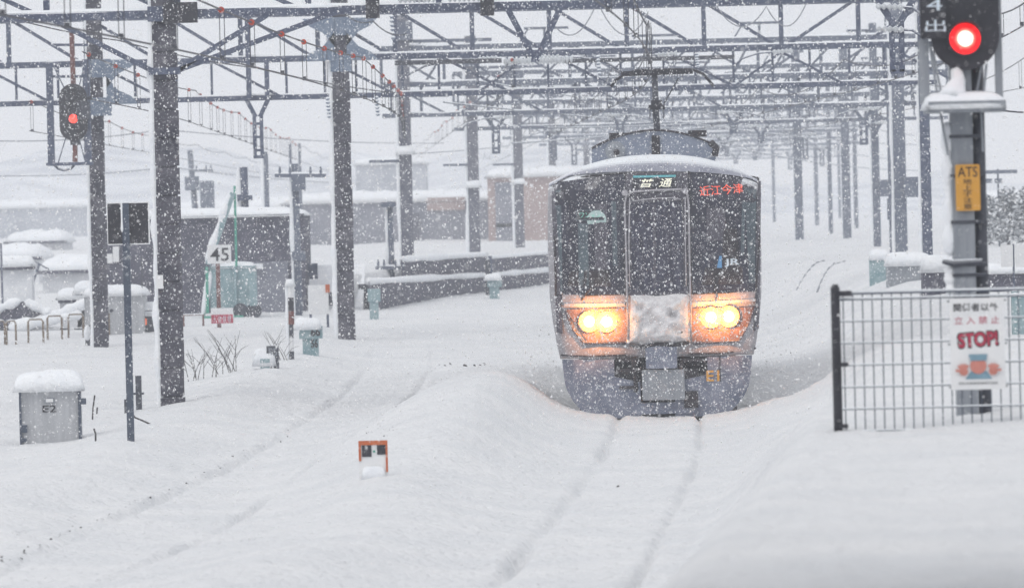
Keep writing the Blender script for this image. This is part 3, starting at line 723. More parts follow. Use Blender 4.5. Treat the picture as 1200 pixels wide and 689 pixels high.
# second gantry with two columns
G2 = gantry('second overhead gantry back with grey blue gusset plates on two concrete columns', 114, -13, 8.5, (5.12, 5.88, 6.78), 1.55, 5.2)
column(G2, 119, 400, 114, 0.29, 8.8, 'concrete', True, True, 3)
column(G2, 407, 408, 114, 0.335, 8.8, 'concrete', True, True, 4)
column(G2, 1087, 300, 114, 0.20, 8.6, 'steel', True, False, 5)
for px, z in ((118, 5.88), (118, 5.12), (400, 6.6), (400, 5.88)):
    X = W(px, 80, 114).x
    for s in ((1,) if px < 200 else (-1, 1)):
        zz = z
        poly = [(X + s * 0.12, zz - 0.5), (X + s * 0.12, zz + 0.06), (X + s * 0.75, zz + 0.06), (X + s * 0.6, zz - 0.1), (X + s * 0.35, zz - 0.22)]
        if z < 5.3 or z == 5.88 and px > 200: poly = [(x, 2 * zz - q) for x, q in poly]
        a = sum(poly[i][0] * poly[(i + 1) % 5][1] - poly[(i + 1) % 5][0] * poly[i][1] for i in range(5))
        MB().prism(poly if a > 0 else poly[::-1], 113.78, 113.82).build('gusset_plate', 'gusset', G2)
    MB().box((X, 113.85, z - 0.1), (0.42, 0.06, 0.36)).build('gusset_plate', 'gusset', G2)
X = W(302, 120, 114).x
drop_post(G2, 114, X, 5.1, 0.22, 4.74, 3.95, 'steel', 0.085)
MB().bar((X - 0.16, 113.84, 6.75), (X - 0.16, 113.84, 5.1), 0.10).bar((X + 0.2, 113.84, 5.86), (X + 0.2, 113.84, 5.1), 0.09).build('drop_upright', 'steel', G2)
for px, ln in ((560, -1.4), (655, 1.2), (770, -0.9), (905, -0.8)): steady_arm(G2, 114, W(px, 70, 114).x, 5.5, ln)
X0, X1 = W(463, 73, 114).x, W(588, 70, 114).x; MB().box(((X0 + X1) / 2, 113.7, 5.74), (X1 - X0, 0.09, 0.09)).build('feeder_arm', 'darkgrey', G2)
for px in (590, 630, 635): X = W(px, 70, 114).x; insulator(G2, (X, 113.7, 5.72), (X + 0.62, 113.7, 5.72), 0.085, 8)
X0, X1 = W(662, 68, 114).x, W(860, 62, 114).x; MB().box(((X0 + X1) / 2, 113.7, 5.70), (X1 - X0, 0.08, 0.08)).build('feeder_arm', 'darkgrey', G2)
for px, zt_, zb_ in ((700, 5.8, 5.4), (815, 5.8, 5.5), (460, 6.7, 6.2), (440, 5.1, 4.7), (383, 5.1, 4.68)):
    X = W(px, 60, 114).x; insulator(G2, (X, 113.6, zt_), (X + 0.03, 113.6, zb_), 0.05, 6, 'gusset')
# stacked boxes and cross arms near the top of the nearer columns are built with the columns below
spec = [  # Y, left px, right px list, label
    (142, 478, (1056,), 'third overhead gantry back, its left column behind the fluted wall'),
    (172, 557, (1028,), 'fourth overhead gantry back, left column with snow clumps half way up'),
    (200, 610, (937, 993), 'fifth overhead gantry back, hazy, with two columns right of the train'),
    (229, 650, (974,), 'sixth overhead gantry back, its left column just left of the train'),
    (258, 690, (1004,), 'seventh overhead gantry back, faded to pale grey'),
    (287, 705, (958,), 'eighth overhead gantry back, very faint above the train roof'),
    (318, 725, (908,), 'ninth overhead gantry back, nearly lost in the falling snow'),
    (350, 740, (985,), 'farthest overhead gantry, last faint line of the row in the snow'),
]
for i, (Y, pl, prs, lab) in enumerate(spec):
    xl = W(pl, 200, Y).x - 0.6; xr = W(max(prs), 200, Y).x + 0.4
    if i < 2: xr = max(xr, W(1110, 100, Y).x)
    o = gantry(lab, Y, xl, xr, (5.12, 5.88, 6.78), 1.5, W(900, 100, Y).x, far=True, th=0.125)
    wd = (0.30, 0.33, 0.32, 0.27, 0.26, 0.28, 0.3, 0.3)[i]
    xc = column(o, pl, 300, Y, wd, 7.6 + 0.3 * (i % 2), 'concrete_hazed', i < 4, False, 10 + i)
    MB().box((xc, Y - 0.15, 7.2), (0.5, 0.25, 0.45)).build('switch_box', 'steel_hazed', o)
    MB().bar((xc - 0.2, Y, 6.95), (xc + 2.2, Y, 6.95), 0.08).build('cross_arm', 'steel_hazed', o)
    if i in (0, 1, 2):
        s = MB(); zc = (4.15, 3.35, 3.5)[i]
        s.bar((xc - 0.9, Y - 0.1, (4.0, 4.05, 4.2)[i]), (xc, Y - 0.1, (4.0, 4.05, 4.2)[i]), 0.07); s.build('side_bracket', 'steel_hazed', o)
        s = MB(); s.cap(xc - 0.25, xc + 0.25, Y - 0.35, Y + 0.1, zc, 0.22, 8, 6, i); s.build('snow_clump', 'snow', o, smooth=True)
    for k, pr in enumerate(prs):
        xc = column(o, pr, 280, Y, (0.30, 0.22, 0.28, 0.16, 0.18, 0.2, 0.16, 0.16)[i], 8.0, 'steel_hazed', i < 2, False, 20 + i)
        if i in (0, 1): MB().box((xc + 0.3, Y - 0.2, CAMZ + 0.05), (0.42, 0.3, 0.5)).build('switch_box', 'steel_hazed', o)
    # hangers and arms over each track
    for k, (tx, ln) in enumerate(((0.2, -0.9), (0.62, 0.9), (0.42, 0.9), (0.85, -0.8))):
        X = xl + (xr - xl) * tx
        if i < 6:
            drop_post(o, Y, X, 5.1, 0.28, 4.75, 4.15 if k != 1 else 4.5, 'steel_hazed', 0.085)
            steady_arm(o, Y, X, 4.72, ln, 'steel_hazed')
    for k in range(5):
        X = xl + (xr - xl) * (0.1 + 0.19 * k); zz = 6.95 + 0.25 * (k % 2)
        if i < 5:
            mb = MB().bar((X - 0.5, Y, zz), (X + 0.6, Y, zz), 0.06).bar((X, Y, 6.78), (X, Y, zz), 0.06).bar((X - 0.4, Y, zz), (X - 0.62, Y, zz - 0.35), 0.04)
            mb.build('feeder_bracket', 'steel_hazed', o)
# brackets over the second gantry
for k, (px, zz) in enumerate(((495, 7.05), (690, 6.35), (735, 6.35), (800, 6.9))):
    X = W(px, 30, 126).x
# thin extra column on the right
e = thing('steel_pole', 'thin steel pole with small boxes just left of the snow-edged gantry columns at right', 'pole')
column(e, 1046, 300, 150, 0.13, 7.5, 'steel_hazed', False, False, 31)
MB().box((W(1046, 245, 150).x, 149.8, W(1046, 245, 150).z), (0.3, 0.2, 0.55)).build('junction_box', 'steel_hazed', e)

# ================================================================== OVERHEAD WIRES
def catenary(label, off, y0, y1, zm, zc, clips=True, spacing=4.6, stagger=0.0, redto=170, bend=None):
    o = thing('overhead_wire', label, 'overhead wire', group='overhead wires with red clips' if clips else 'plain overhead wires')
    def X(Y): return float(xt(Y)) + off + (bend(Y) if bend else 0)
    sup = [26, 55, 84, 114, 142, 172, 200, 229, 258, 287, 318, 350]
    def zs(Y):
        for a, b in zip(sup[:-1], sup[1:]):
            if a <= Y <= b: t = (Y - a) / (b - a); return zm - (0.13 if clips else 0.4) * 4 * t * (1 - t)
        return zm
    ys = np.arange(y0, y1, 2.0)
    MB().tube([(X(y), y, zs(y)) for y in ys], 0.011, 5).build('messenger_wire', 'wire', o, smooth=True)
    MB().tube([(X(y) + 0.02, y, zc) for y in ys], 0.010, 5).build('contact_wire', 'wire', o, smooth=True)
    y = y0 + 1.0; n = 0
    while y < min(y1, redto) and n < 60:
        x = X(y); z = zs(y)
        d = MB().tube([(x - 0.02, y, z), (x - 0.02, y, zc)], 0.0045, 4).tube([(x + 0.03, y, z), (x + 0.03, y, zc)], 0.0045, 4).box((x, y, zc + 0.02), (0.04, 0.05, 0.05)).build('dropper', 'wire', o)
        if clips: MB().tube([(x, y - 0.03, z), (x, y + 0.05, z)], 0.034, 10).build('clip', 'clip', d)
        y += spacing * (0.8 + 0.4 * random.random()); n += 1
    return o
catenary('overhead wire above the train running down to the raised pantograph', 0.0, 30, 330, 5.55, 4.80, False, 4.5)
catenary('overhead wire with red clips crossing the first two columns at left', -4.2, 40, 330, 5.12, 4.52, True, 3.7, redto=190)
catenary('overhead wire with red clips low behind the hanging signal', -8.3, 84, 330, 5.30, 4.62, True, 5.2, redto=220)
catenary('overhead wire with red clips slanting in from the third and fourth gantries towards the train', -2.0, 112, 330, 5.75, 5.2, True, 10.0, redto=230, bend=lambda Y: -0.010 * (Y - 112))
catenary('overhead wire with red clips farthest to the left in the haze', -11.5, 112, 330, 5.15, 4.55, True, 6.0, redto=160)
catenary('overhead wire over the raised ground right of the train', 4.6, 60, 330, 5.6, 4.95, False, 5.0)
catenary('overhead wire passing behind the big red signal at right', 8.4, 90, 330, 5.7, 5.0, False, 5.0)
# feeder cables slung from gantry to gantry high up
def cable(label, pts, sag, r=0.014, m='wire'):
    P = []
    for a, b in zip(pts[:-1], pts[1:]):
        a = Vector(a); b = Vector(b)
        for k in range(12): t = k / 12; p = a.lerp(b, t); p.z -= sag * 4 * t * (1 - t); P.append(p)
    P.append(Vector(pts[-1])); return tag(MB().tube(P, r, 5).build('feeder_cable', m, smooth=True), label, 'cable', 'feeder cables slung between gantries')
cable('thick cable looping below the top chord left of the train', [W(400, 12, 113), W(437, 25, 113), W(477, 40, 113)], 0.12)
cable('thin pale cable drooping in two loops above the train', [W(640, 15, 112), W(700, 2, 112), W(760, 14, 112)], 0.55, 0.012, 'wire_pale')
cable('thin cable in a wide loop right of the pantograph', [W(838, 5, 112), W(898, 8, 112), W(945, 4, 112)], 0.42, 0.012, 'wire_pale')
cable('long black cable from the top left corner sloping down to the second column', [W(-20, 12, 90), W(140, 48, 96), W(300, 80, 104), W(470, 110, 114)], 0.05, 0.012)
cable('slack grey cable over the roofs at far left', [W(-20, 165, 150), W(190, 152, 160), W(520, 168, 200)], 0.12, 0.014, 'wire_pale')
cable('lower grey cable over the far left haze', [W(-20, 206, 170), W(200, 196, 180), W(420, 215, 230)], 0.1, 0.014, 'wire_pale')
cable('dark cable from the big signal out past the right edge', [W(1150, 125, 90), W(1215, 132, 90)], 0.03, 0.014)

rq = random.Random(21)
labs = ['from the third gantry', 'from the second gantry', 'over the train roof', 'right of the pantograph', 'left of the pantograph', 'low over the yard', 'beside the signal mast', 'above the fluted wall', 'far behind the train', 'in the tangle at right']
for k, l_ in enumerate(labs):
    xa = (520, 560, 640, 700, 600, 760, 860, 480, 720, 820)[k]; xb = (900, 1000, 1060, 1090, 980, 1080, 1085, 700, 1040, 1060)[k]
    ya = (120, 95, 150, 128, 168, 150, 96, 180, 118, 170)[k]; yb = (150, 140, 118, 170, 130, 200, 160, 150, 186, 128)[k]
    cable('crossing wire %s sloping through the gantries' % l_, [W(xa, ya, 130 + 6 * k), W(xb, yb, 215 + 5 * k)], rq.uniform(0.05, 0.35), 0.022, 'steel_hazed')
# ================================================================== RIGHT SIGNAL
B = hit(1146, 485); SY = B.y; k_ = sc(SY)
def Q(px, py, dy=0.0): return W(px, py, SY + dy)
sg = thing('railway_signal', 'tall colour light signal showing a bright red lamp above a snowy platform', 'signal', (0, 0, 0))
pb, pt = Q(1147, 500), Q(1127, 60)
xp = Q(1133, 250).x
MB().box((xp - 0.03, SY, (B.z - 0.3 + pt.z) / 2), (0.165, 0.16, pt.z - B.z + 0.3)).build('mast', 'midgrey', sg)
MB().tube([(xp + 0.105, SY + 0.02, B.z - 0.3), (xp + 0.105, SY + 0.02, pt.z)], 0.05, 10).build('conduit', 'darkgrey', sg, smooth=True)
mb = MB()
for py in (160, 206, 260, 310, 322, 400): z = Q(1133, py).z; MB().box((xp + 0.01, SY, z), (0.27, 0.18, 0.025)).build('band', 'darkgrey', sg)
cx, cz = Q(1129, 43).x, Q(1129, 43).z; rr = 40 / k_
poly = [(cx + rr * math.cos(R(a)), cz + rr * math.sin(R(a))) for a in range(180, 361, 10)] + [(cx + rr * math.cos(R(a)), cz + 0.75 + rr * math.sin(R(a))) for a in range(0, 181, 10)]
bp_ = MB().prism(poly, SY - 0.16, SY - 0.12).build('backing_plate', 'black', sg)
MB().box((cx, SY - 0.02, cz + 0.36), (0.34, 0.2, 1.0)).build('lamp_case', 'black', sg)
x0, z0 = Q(1076.5, 47).x, Q(1076, 47).z; x1 = Q(1108, 47).x
np_ = MB().box(((x0 + x1) / 2, SY - 0.18, z0 + 0.45), (x1 - x0, 0.03, 0.9)).build('number_plate', 'black', sg)
text_obj('lettering', '4', Q(1083.5, 8).x, Q(1102, 8).x, Q(1090, 14).z, Q(1090, 0.5).z, lambda x, z: SY - 0.199, 'jrwhite', np_)
text_obj('lettering', '出', Q(1082, 30).x, Q(1106, 30).x, Q(1094, 38.5).z, Q(1094, 24.5).z, lambda x, z: SY - 0.199, 'jrwhite', np_)
lx, lz = Q(1128.5, 46.5).x, Q(1128.5, 46.5).z
lp = MB().prism(disc(lx, lz, 0.135, 28), SY - 0.20, SY - 0.15).build('lamp', 'black', sg)
def dome(cx, cy, cz, r, bulge, name, m, par, r0=0.0):
    vs = []; fs = []; nn = 28; nr = 5
    for k in range(nr + 1):
        q = r0 + (r - r0) * k / nr
        for t in range(nn): a = 2 * math.pi * t / nn; vs.append((cx + q * math.cos(a), cy - bulge * (1 - (q / r) ** 2), cz + q * math.sin(a)))
    for k in range(nr):
        for t in range(nn): fs.append((k * nn + t, k * nn + (t + 1) % nn, (k + 1) * nn + (t + 1) % nn, (k + 1) * nn + t))
    return MB().add(vs, fs).build(name, m, par, smooth=True)
dome(lx, SY - 0.205, lz, 0.118, 0.012, 'lens_rim', 'sigring', lp)
dome(lx, SY - 0.214, lz, 0.078, 0.008, 'lens_glow', 'sigmid', lp)
dome(lx, SY - 0.224, lz, 0.060, 0.010, 'lens', 'sigcore', lp)
vis = MB()
for a in range(35, 146, 10): vis.bar((lx + 0.13 * math.cos(R(a)), SY - 0.2, lz + 0.13 * math.sin(R(a))), (lx + 0.13 * math.cos(R(a)), SY - 0.36, lz + 0.13 * math.sin(R(a)) - 0.0), 0.024, 0.006)
vis.build('visor', 'black', lp)
ld = bpy.data.lights.new('signal_glow', 'POINT'); ld.energy = 0.15; ld.color = (1, 0.03, 0.03); ld.shadow_soft_size = 0.05
lo = bpy.data.objects.new('signal_glow', ld); C.objects.link(lo); lo.parent = lp; lo.location = (lx, SY - 0.34, lz)
a_, b_ = Q(1084, 127), Q(1174, 127)
pf = MB().box(((a_.x + b_.x) / 2, SY - 0.1, a_.z - 0.0), (b_.x - a_.x, 0.55, 0.085)).build('platform', 'midgrey', sg)
MB().cap(a_.x - 0.03, b_.x + 0.01, SY - 0.40, SY + 0.2, a_.z + 0.042, 0.075, 24, 8, 4, 0.06).build('snow_cap', 'snow', pf, smooth=True)
s = MB(); q = Q(1118, 100)
P = [(Q(1114, 118).x, SY - 0.22, Q(1114, 118).z), (Q(1116, 108).x, SY - 0.2, Q(1116, 108).z), (Q(1121, 95).x, SY - 0.15, Q(1121, 95).z), (Q(1119, 82).x, SY - 0.12, Q(1119, 82).z)]
s.tube(P, [0.13, 0.09, 0.055, 0.045], 10); s.build('snow_heap', 'snow', pf, smooth=True)
for px, py0, py1, wd in ((1083, 47, 122, 0.075), (1170.5, -30, 118, 0.055)):
    p, q = Q(px, py1), Q(px, py0); MB().box((p.x, SY - 0.05, (p.z + q.z) / 2), (wd, 0.06, q.z - p.z)).build('ladder_rail', 'midgrey', sg)
mb = MB()
for (ax, ay, bx, by) in ((1089, 50, 1099, 115), (1093, 60, 1103, 110), (1150, 78, 1143, 118), (1156, 75, 1152, 118), (1102, 132, 1111, 182), (1150, 132, 1152, 178)):
    MB().tube([Q(ax, ay, -0.1), Q(bx, by, -0.1)], 0.010, 5).build('stay_rod', 'midgrey', sg)
s = MB()
noisy_strip(s, (xp - 0.135, SY - 0.03, Q(1118, 300).z), (xp - 0.135, SY - 0.03, Q(1116, 143).z), 0.050, 5, 30)
noisy_strip(s, (xp - 0.135, SY - 0.03, Q(1124, 345).z), (xp - 0.14, SY - 0.03, Q(1122, 312).z), 0.062, 9, 12)
s.build('snow_strip', 'snow', sg, smooth=True)
z = Q(1120, 307).z; MB().tube([(xp - 0.2, SY - 0.09, z + 0.01), (xp - 0.12, SY - 0.1, z - 0.01), (xp + 0.1, SY - 0.09, z)], [0.02, 0.03, 0.022], 8).build('bracket', 'darkgrey', sg)
# yellow plate
x0, x1, z0, z1 = Q(1118.5, 220).x, Q(1147, 220).x, Q(1133, 247).z, Q(1133, 193).z
yp = MB().prism(rrect(x0, x1, z0, z1, 0.012), SY - 0.125, SY - 0.11).build('warning_plate', 'yellow', sg)
wz_ = z1 - z0; wx_ = x1 - x0
text_obj('lettering', 'ATS', x0 + 0.10 * wx_, x1 - 0.1 * wx_, z1 - 0.27 * wz_, z1 - 0.05 * wz_, lambda x, z: SY - 0.128, 'ink', yp)
for k, chv in enumerate('地上子注意'):
    za = z1 - (0.31 + 0.135 * k) * wz_
    text_obj('lettering', chv, x0 + 0.30 * wx_, x0 + 0.66 * wx_, za - 0.118 * wz_, za, lambda x, z: SY - 0.128, 'ink', yp)

# ================================================================== FENCE AND SIGN
B = hit(981, 505); FYY = B.y; kf = sc(FYY)
def F_(px, py, dy=0.0): return W(px, py, FYY + dy)
fn = thing('mesh_fence', 'dark wire mesh fence panel with an end post in deep snow at right', 'fence')
pz = F_(980, 338).z; xpost = F_(980.5, 420).x
MB().tube([(xpost, FYY, gz(xpost, FYY) - 0.3), (xpost, FYY, pz), (xpost, FYY, pz + 0.03)], [0.034, 0.034, 0.02], 12).build('post', 'black', fn, smooth=True)
xe = xpost + 3.4; MB().tube([(xe, FYY, gz(xe, FYY) - 0.3), (xe, FYY, pz)], 0.034, 12).build('post', 'black', fn, smooth=True)
ztop_f = F_(1090, 341).z; pitch = 11.4 / kf; hp = 25.7 / kf
xs0 = F_(989, 400).x
mb = MB(); nb = int((xe - xs0) / pitch)
for i in range(nb):
    x = xs0 + pitch * i; mb.tube([(x, FYY, gz(x, FYY) - 0.1), (x, FYY, ztop_f)], 0.0048, 5)
for kx in range(7):
    z = ztop_f - (0.045 if kx == 0 else 0.045 + hp * kx)
    mb.tube([(xpost, FYY - 0.012, z), (xe, FYY - 0.012, z)], 0.008 if kx else 0.011, 5)
mb.tube([(xpost, FYY - 0.012, ztop_f), (xe, FYY - 0.012, ztop_f)], 0.016, 6)
mb.build('wire_panel', 'postblue', fn)
mb = MB()
for py in (344, 427, 499): p = F_(988, py); mb.box((p.x, FYY - 0.02, p.z), (0.07 if py > 400 else 0.12, 0.06, 0.03 if py > 400 else 0.04))
mb.build('clamp', 'black', fn)
# the warning sign hanging on it
sgn = thing('warning_sign', 'white keep-out sign with red STOP lettering and cartoon guard, hung on the mesh fence', 'sign')
x0, x1, z0, z1 = F_(1113, 400).x, F_(1177, 400).x, F_(1145, 456).z, F_(1145, 349).z
wx_, wz_ = x1 - x0, z1 - z0; YS = FYY - 0.05
MB().prism(rrect(x0, x1, z0, z1, 0.012), YS, YS + 0.012).build('board', 'white', sgn)
def sx(u): return x0 + u * wx_
def sz(v): return z1 - v * wz_
yy = lambda o: (lambda x, z: YS - o)
text_obj('lettering', '関係者以外', sx(0.07), sx(0.89), sz(0.145), sz(0.055), yy(0.003), 'ink', sgn, bold=0.012)
text_obj('lettering', '立 入 禁 止', sx(0.08), sx(0.91), sz(0.285), sz(0.20), yy(0.003), 'pinkink', sgn, bold=0.006)
text_obj('lettering', 'STOP!', sx(0.12), sx(0.89), sz(0.545), sz(0.36), yy(0.003), 'ink', sgn, bold=0.075, tilt=0.06)
text_obj('lettering', 'STOP!', sx(0.145), sx(0.865), sz(0.53), sz(0.375), yy(0.006), 'redink', sgn, bold=0.03, tilt=0.06)
gd = MB().prism([(sx(u), sz(v)) for u, v in ((0.26, 0.885), (0.75, 0.885), (0.66, 0.80), (0.5, 0.78), (0.36, 0.80))], YS - 0.004, YS - 0.001).build('guard_picture', 'blueprint', sgn)
MB().prism([(sx(0.5) + 0.15 * wx_ * math.cos(t), sz(0.74) + 0.09 * wz_ * math.sin(t)) for t in [2 * math.pi * k / 24 for k in range(24)]], YS - 0.008, YS - 0.005).build('face', 'skin', gd)
MB().prism([(sx(u), sz(v)) for u, v in ((0.35, 0.685), (0.65, 0.685), (0.67, 0.615), (0.33, 0.615))], YS - 0.012, YS - 0.009).build('cap', 'blueprint', gd)
for s in (-1, 1):
    hm = MB(); c0 = 0.5 + s * 0.27
    hm.prism([(sx(c0) + 0.08 * wx_ * math.cos(t), sz(0.80) + 0.045 * wz_ * math.sin(t)) for t in [2 * math.pi * k / 16 for k in range(16)]], YS - 0.016, YS - 0.013)
    for k, a in enumerate((50, 75, 100, 125, 10)):
        a = R(a) if s > 0 else R(180 - a); p = Vector((sx(c0), YS - 0.018 - 0.001 * k, sz(0.80))); d = Vector((math.cos(a) * 0.15 * wx_, 0, math.sin(a) * 0.085 * wz_))
        hm.bar(p, p + d, 0.045 * wx_, 0.002)
    hm.build('hand', 'skin', gd)
text_obj('lettering', '西日本旅客鉄道株式会社', sx(0.14), sx(0.86), sz(0.945), sz(0.915), yy(0.003), 'ink', sgn)
for u in (0.0, 1.0):
    for v in (0.5, 0.97, 0.03): MB().box((sx(u), YS + 0.02, sz(v)), (0.03, 0.03, 0.012)).build('wire_tie', 'darkgrey', sgn)

# ================================================================== HANGING SIGNAL, LEFT
HY = 112.6
def H(px, py): return W(px, py, HY)
hsn = thing('hanging_signal', 'oval black signal with a red lamp hung in a frame under the gantry at left', 'signal')
for px, y0, y1, wd in ((60.5, 74, 193, 0.13), (103.5, 70, 191, 0.14)):
    p, q = H(px, y1), H(px, y0); MB().box((p.x, HY, (p.z + q.z) / 2), (wd, 0.14, q.z - p.z)).build('frame_bar', 'steel', hsn)
p, q = H(55, 193), H(109, 192); MB().box(((p.x + q.x) / 2, HY, p.z), (q.x - p.x, 0.4, 0.06)).build('foot_plate', 'steel', hsn)
P = [H(64, 194), H(68, 198), H(75, 200), H(83, 198), H(87, 194)]; MB().tube(P, 0.025, 6).build('rail_loop', 'steel', hsn, smooth=True)
for a, b in ((H(84, 38), H(86, 100)), (H(88, 166), H(88, 190))): MB().tube([b, a], 0.05, 8).build('stem', 'rust', hsn)
for py in (53, 90): a, b = H(60, py), H(103, py); MB().bar(a, b, 0.05).build('cross_bar', 'steel', hsn)
c = H(86.5, 132); r = 16.5 / sc(HY); hh = 17 / sc(HY)
poly = [(c.x + r * math.cos(R(a)), c.z - hh + r * math.sin(R(a))) for a in range(180, 361, 12)] + [(c.x + r * math.cos(R(a)), c.z + hh + r * math.sin(R(a))) for a in range(0, 181, 12)]
MB().prism(poly, HY - 0.12, HY - 0.08).build('backing_plate', 'black', hsn)
for py in (108, 124, 139, 153):
    q = H(87, py); v = MB()
    for a in range(20, 161, 12): v.bar((q.x + 0.12 * math.cos(R(a)), HY - 0.12, q.z + 0.12 * math.sin(R(a))), (q.x + 0.12 * math.cos(R(a)), HY - 0.32, q.z + 0.12 * math.sin(R(a))), 0.03, 0.008)
    v.build('visor', 'darkgrey', hsn)
q = H(86.5, 139.5); dome(q.x, HY - 0.135, q.z, 0.085, 0.02, 'lamp', 'sigsmall', hsn)
q = H(98, 130); MB().box((q.x, HY - 0.1, q.z), (0.25, 0.2, 0.35)).build('side_box', 'darkgrey', hsn)
q = H(88, 164); MB().box((q.x, HY, q.z), (0.18, 0.16, 0.2)).build('lower_box', 'darkgrey', hsn)
mb = MB()
for (ax, ay, bx, by) in ((64, 80, 76, 105), (98, 80, 92, 105), (68, 192, 79, 155), (100, 190, 92, 160)): MB().tube([H(ax, ay), H(bx, by)], 0.012, 5).build('stay_rod', 'steel', hsn)

# ================================================================== LEFT FOREGROUND THINGS
# square board on a tall post
B = hit(153.5, 517); Y = B.y
bs = thing('signboard', 'square black board on a tall thin blue grey post in the snow', 'sign')
p = W(150, 262, Y); kx = sc(Y)
MB().box((B.x, Y, (B.z - 0.3 + W(148, 238, Y).z) / 2), (0.085, 0.06, W(148, 238, Y).z - B.z + 0.3)).build('post', 'postblue', bs)
bd = MB().box((p.x, Y + 0.045, p.z), (48 / kx, 0.018, 48 / kx)).build('board', 'black', bs)
mb = MB(); h = 24.3 / kx
mb.box((p.x, Y + 0.045, p.z + h), (2 * h, 0.03, 0.014)).box((p.x, Y + 0.045, p.z - h), (2 * h, 0.03, 0.014)).box((p.x + h, Y + 0.045, p.z), (0.016, 0.03, 2 * h)).box((p.x - h, Y + 0.045, p.z), (0.008, 0.03, 2 * h))
mb.build('board_edge', 'white', bd)
s = MB(); noisy_strip(s, (B.x - 0.045, Y - 0.03, p.z - 0.1), (B.x - 0.045, Y - 0.03, p.z + 0.28), 0.016, 3, 12); s.build('snow_strip', 'snow', bs, smooth=True)
# grey cabinet
B = hit(60, 519); Y = B.y; kx = sc(Y)
eb = thing('trackside_cabinet', 'grey metal cabinet marked E2 under a thick cap of snow', 'cabinet', (B.x, Y, 0), 0.06)
wd = 72 / kx; zt = W(60, 456, Y).z; zb = B.z - 0.2
MB().box((0, 0.3, (zb + zt) / 2), (wd, 0.6, zt - zb)).build('body', 'palegrey', eb)
mb = MB(); mb.bar((-wd / 2 - 0.01, -0.02, zt - 0.01), (0, -0.02, zt + 0.02), 0.035, 0.05).bar((0, -0.02, zt + 0.02), (wd / 2 + 0.02, -0.02, zt), 0.035, 0.05).bar((-wd / 2 + 0.01, -0.015, zb), (-wd / 2 + 0.01, -0.015, zt - 0.02), 0.03, 0.04).bar((wd / 2 - 0.02, -0.015, zb), (wd / 2 - 0.02, -0.015, zt - 0.02), 0.04, 0.04)
mb.build('door_frame', 'postblue', eb)
MB().cap(-wd / 2 - 0.09, wd / 2 + 0.05, -0.10, 0.72, zt + 0.02, 0.19, 22, 14, 2, 0.05).build('snow_cap', 'snow', eb, smooth=True)
def eo(px, py): v = W(px, py, Y); return v.x - B.x, v.z
xa, za = eo(50, 483); xb, zb2 = eo(66, 474.5); text_obj('lettering', 'E2', xa, xb, za, zb2, lambda x, z: -0.012, 'ink', eb, bold=0.012)
xa, za = eo(58, 469); MB().box((xa, -0.006, za), (0.14, 0.02, 0.075)).build('name_plate', 'midgrey', eb); MB().box((xa, -0.022, za), (0.095, 0.012, 0.045)).build('name_card', 'white', eb)
xa, za = eo(28, 502); MB().box((xa, -0.03, za), (0.09, 0.07, 0.10)).box((xa, -0.02, za - 0.15), (0.07, 0.05, 0.05)).build('lock', 'postblue', eb)
xa, za = eo(95, 470); MB().box((xa + 0.02, -0.02, za), (0.09, 0.08, 0.08)).build('hinge', 'postblue', eb)
# distance marker in the middle
B = hit(438, 558); Y = B.y; kx = sc(Y)
om = thing('track_marker', 'small white plate with orange rim and two black squares, stuck in the snow', 'marker', (B.x, Y, 0), -0.03)
wd = 34 / kx; zt = W(438, 516, Y).z; zb = B.z - 0.15
MB().prism(rrect(-wd / 2, wd / 2, zb, zt, 0.015), 0, 0.03).build('plate', 'white', om)
mb = MB().box((0, -0.006, zt - 0.022), (wd, 0.02, 0.044)).box((-wd / 2 + 0.012, -0.006, zt - 0.12), (0.024, 0.018, 0.17)).box((wd / 2 - 0.010, -0.006, zt - 0.17), (0.020, 0.018, 0.30)); mb.build('orange_rim', 'orange', om)
mb = MB().box((-0.065, -0.004, zt - 0.105), (0.095, 0.012, 0.115)); mb.build('black_square', 'black', om)
MB().box((0.085, -0.004, zt - 0.095), (0.09, 0.012, 0.095)).build('black_square', 'black', om)
s = MB(); s.cap(-wd / 2 + 0.02, wd / 2 - 0.02, -0.05, 0.01, zb + 0.15, 0.13, 14, 6, 9, 0.05); s.build('stuck_snow', 'snow', om, smooth=True)
MB().tube([(0.01, -0.012, zt - 0.11), (0.01, 0.0, zt - 0.11)], 0.012, 8).build('bolt', 'green', om)
# low stake with collar beside the board post
B = hit(163, 480); Y = B.y
lpst = thing('low_stake', 'short dark stake with a collar beside the tall black signboard', 'stake'); z1 = W(162, 440, Y).z
MB().box((B.x, Y, (B.z - 0.2 + z1) / 2), (0.085, 0.085, z1 - B.z + 0.2)).build('shaft', 'darkgrey', lpst)
MB().box((B.x, Y, W(162, 461, Y).z), (0.15, 0.12, 0.03)).build('collar', 'darkgrey', lpst)
B = hit(150, 483); MB_ = MB().box((B.x, B.y, B.z + 0.06), (0.10, 0.08, 0.26)); tag(MB_.build('stub_post', 'darkgrey'), 'stubby dark post end just left of the short collared stake', 'stake')
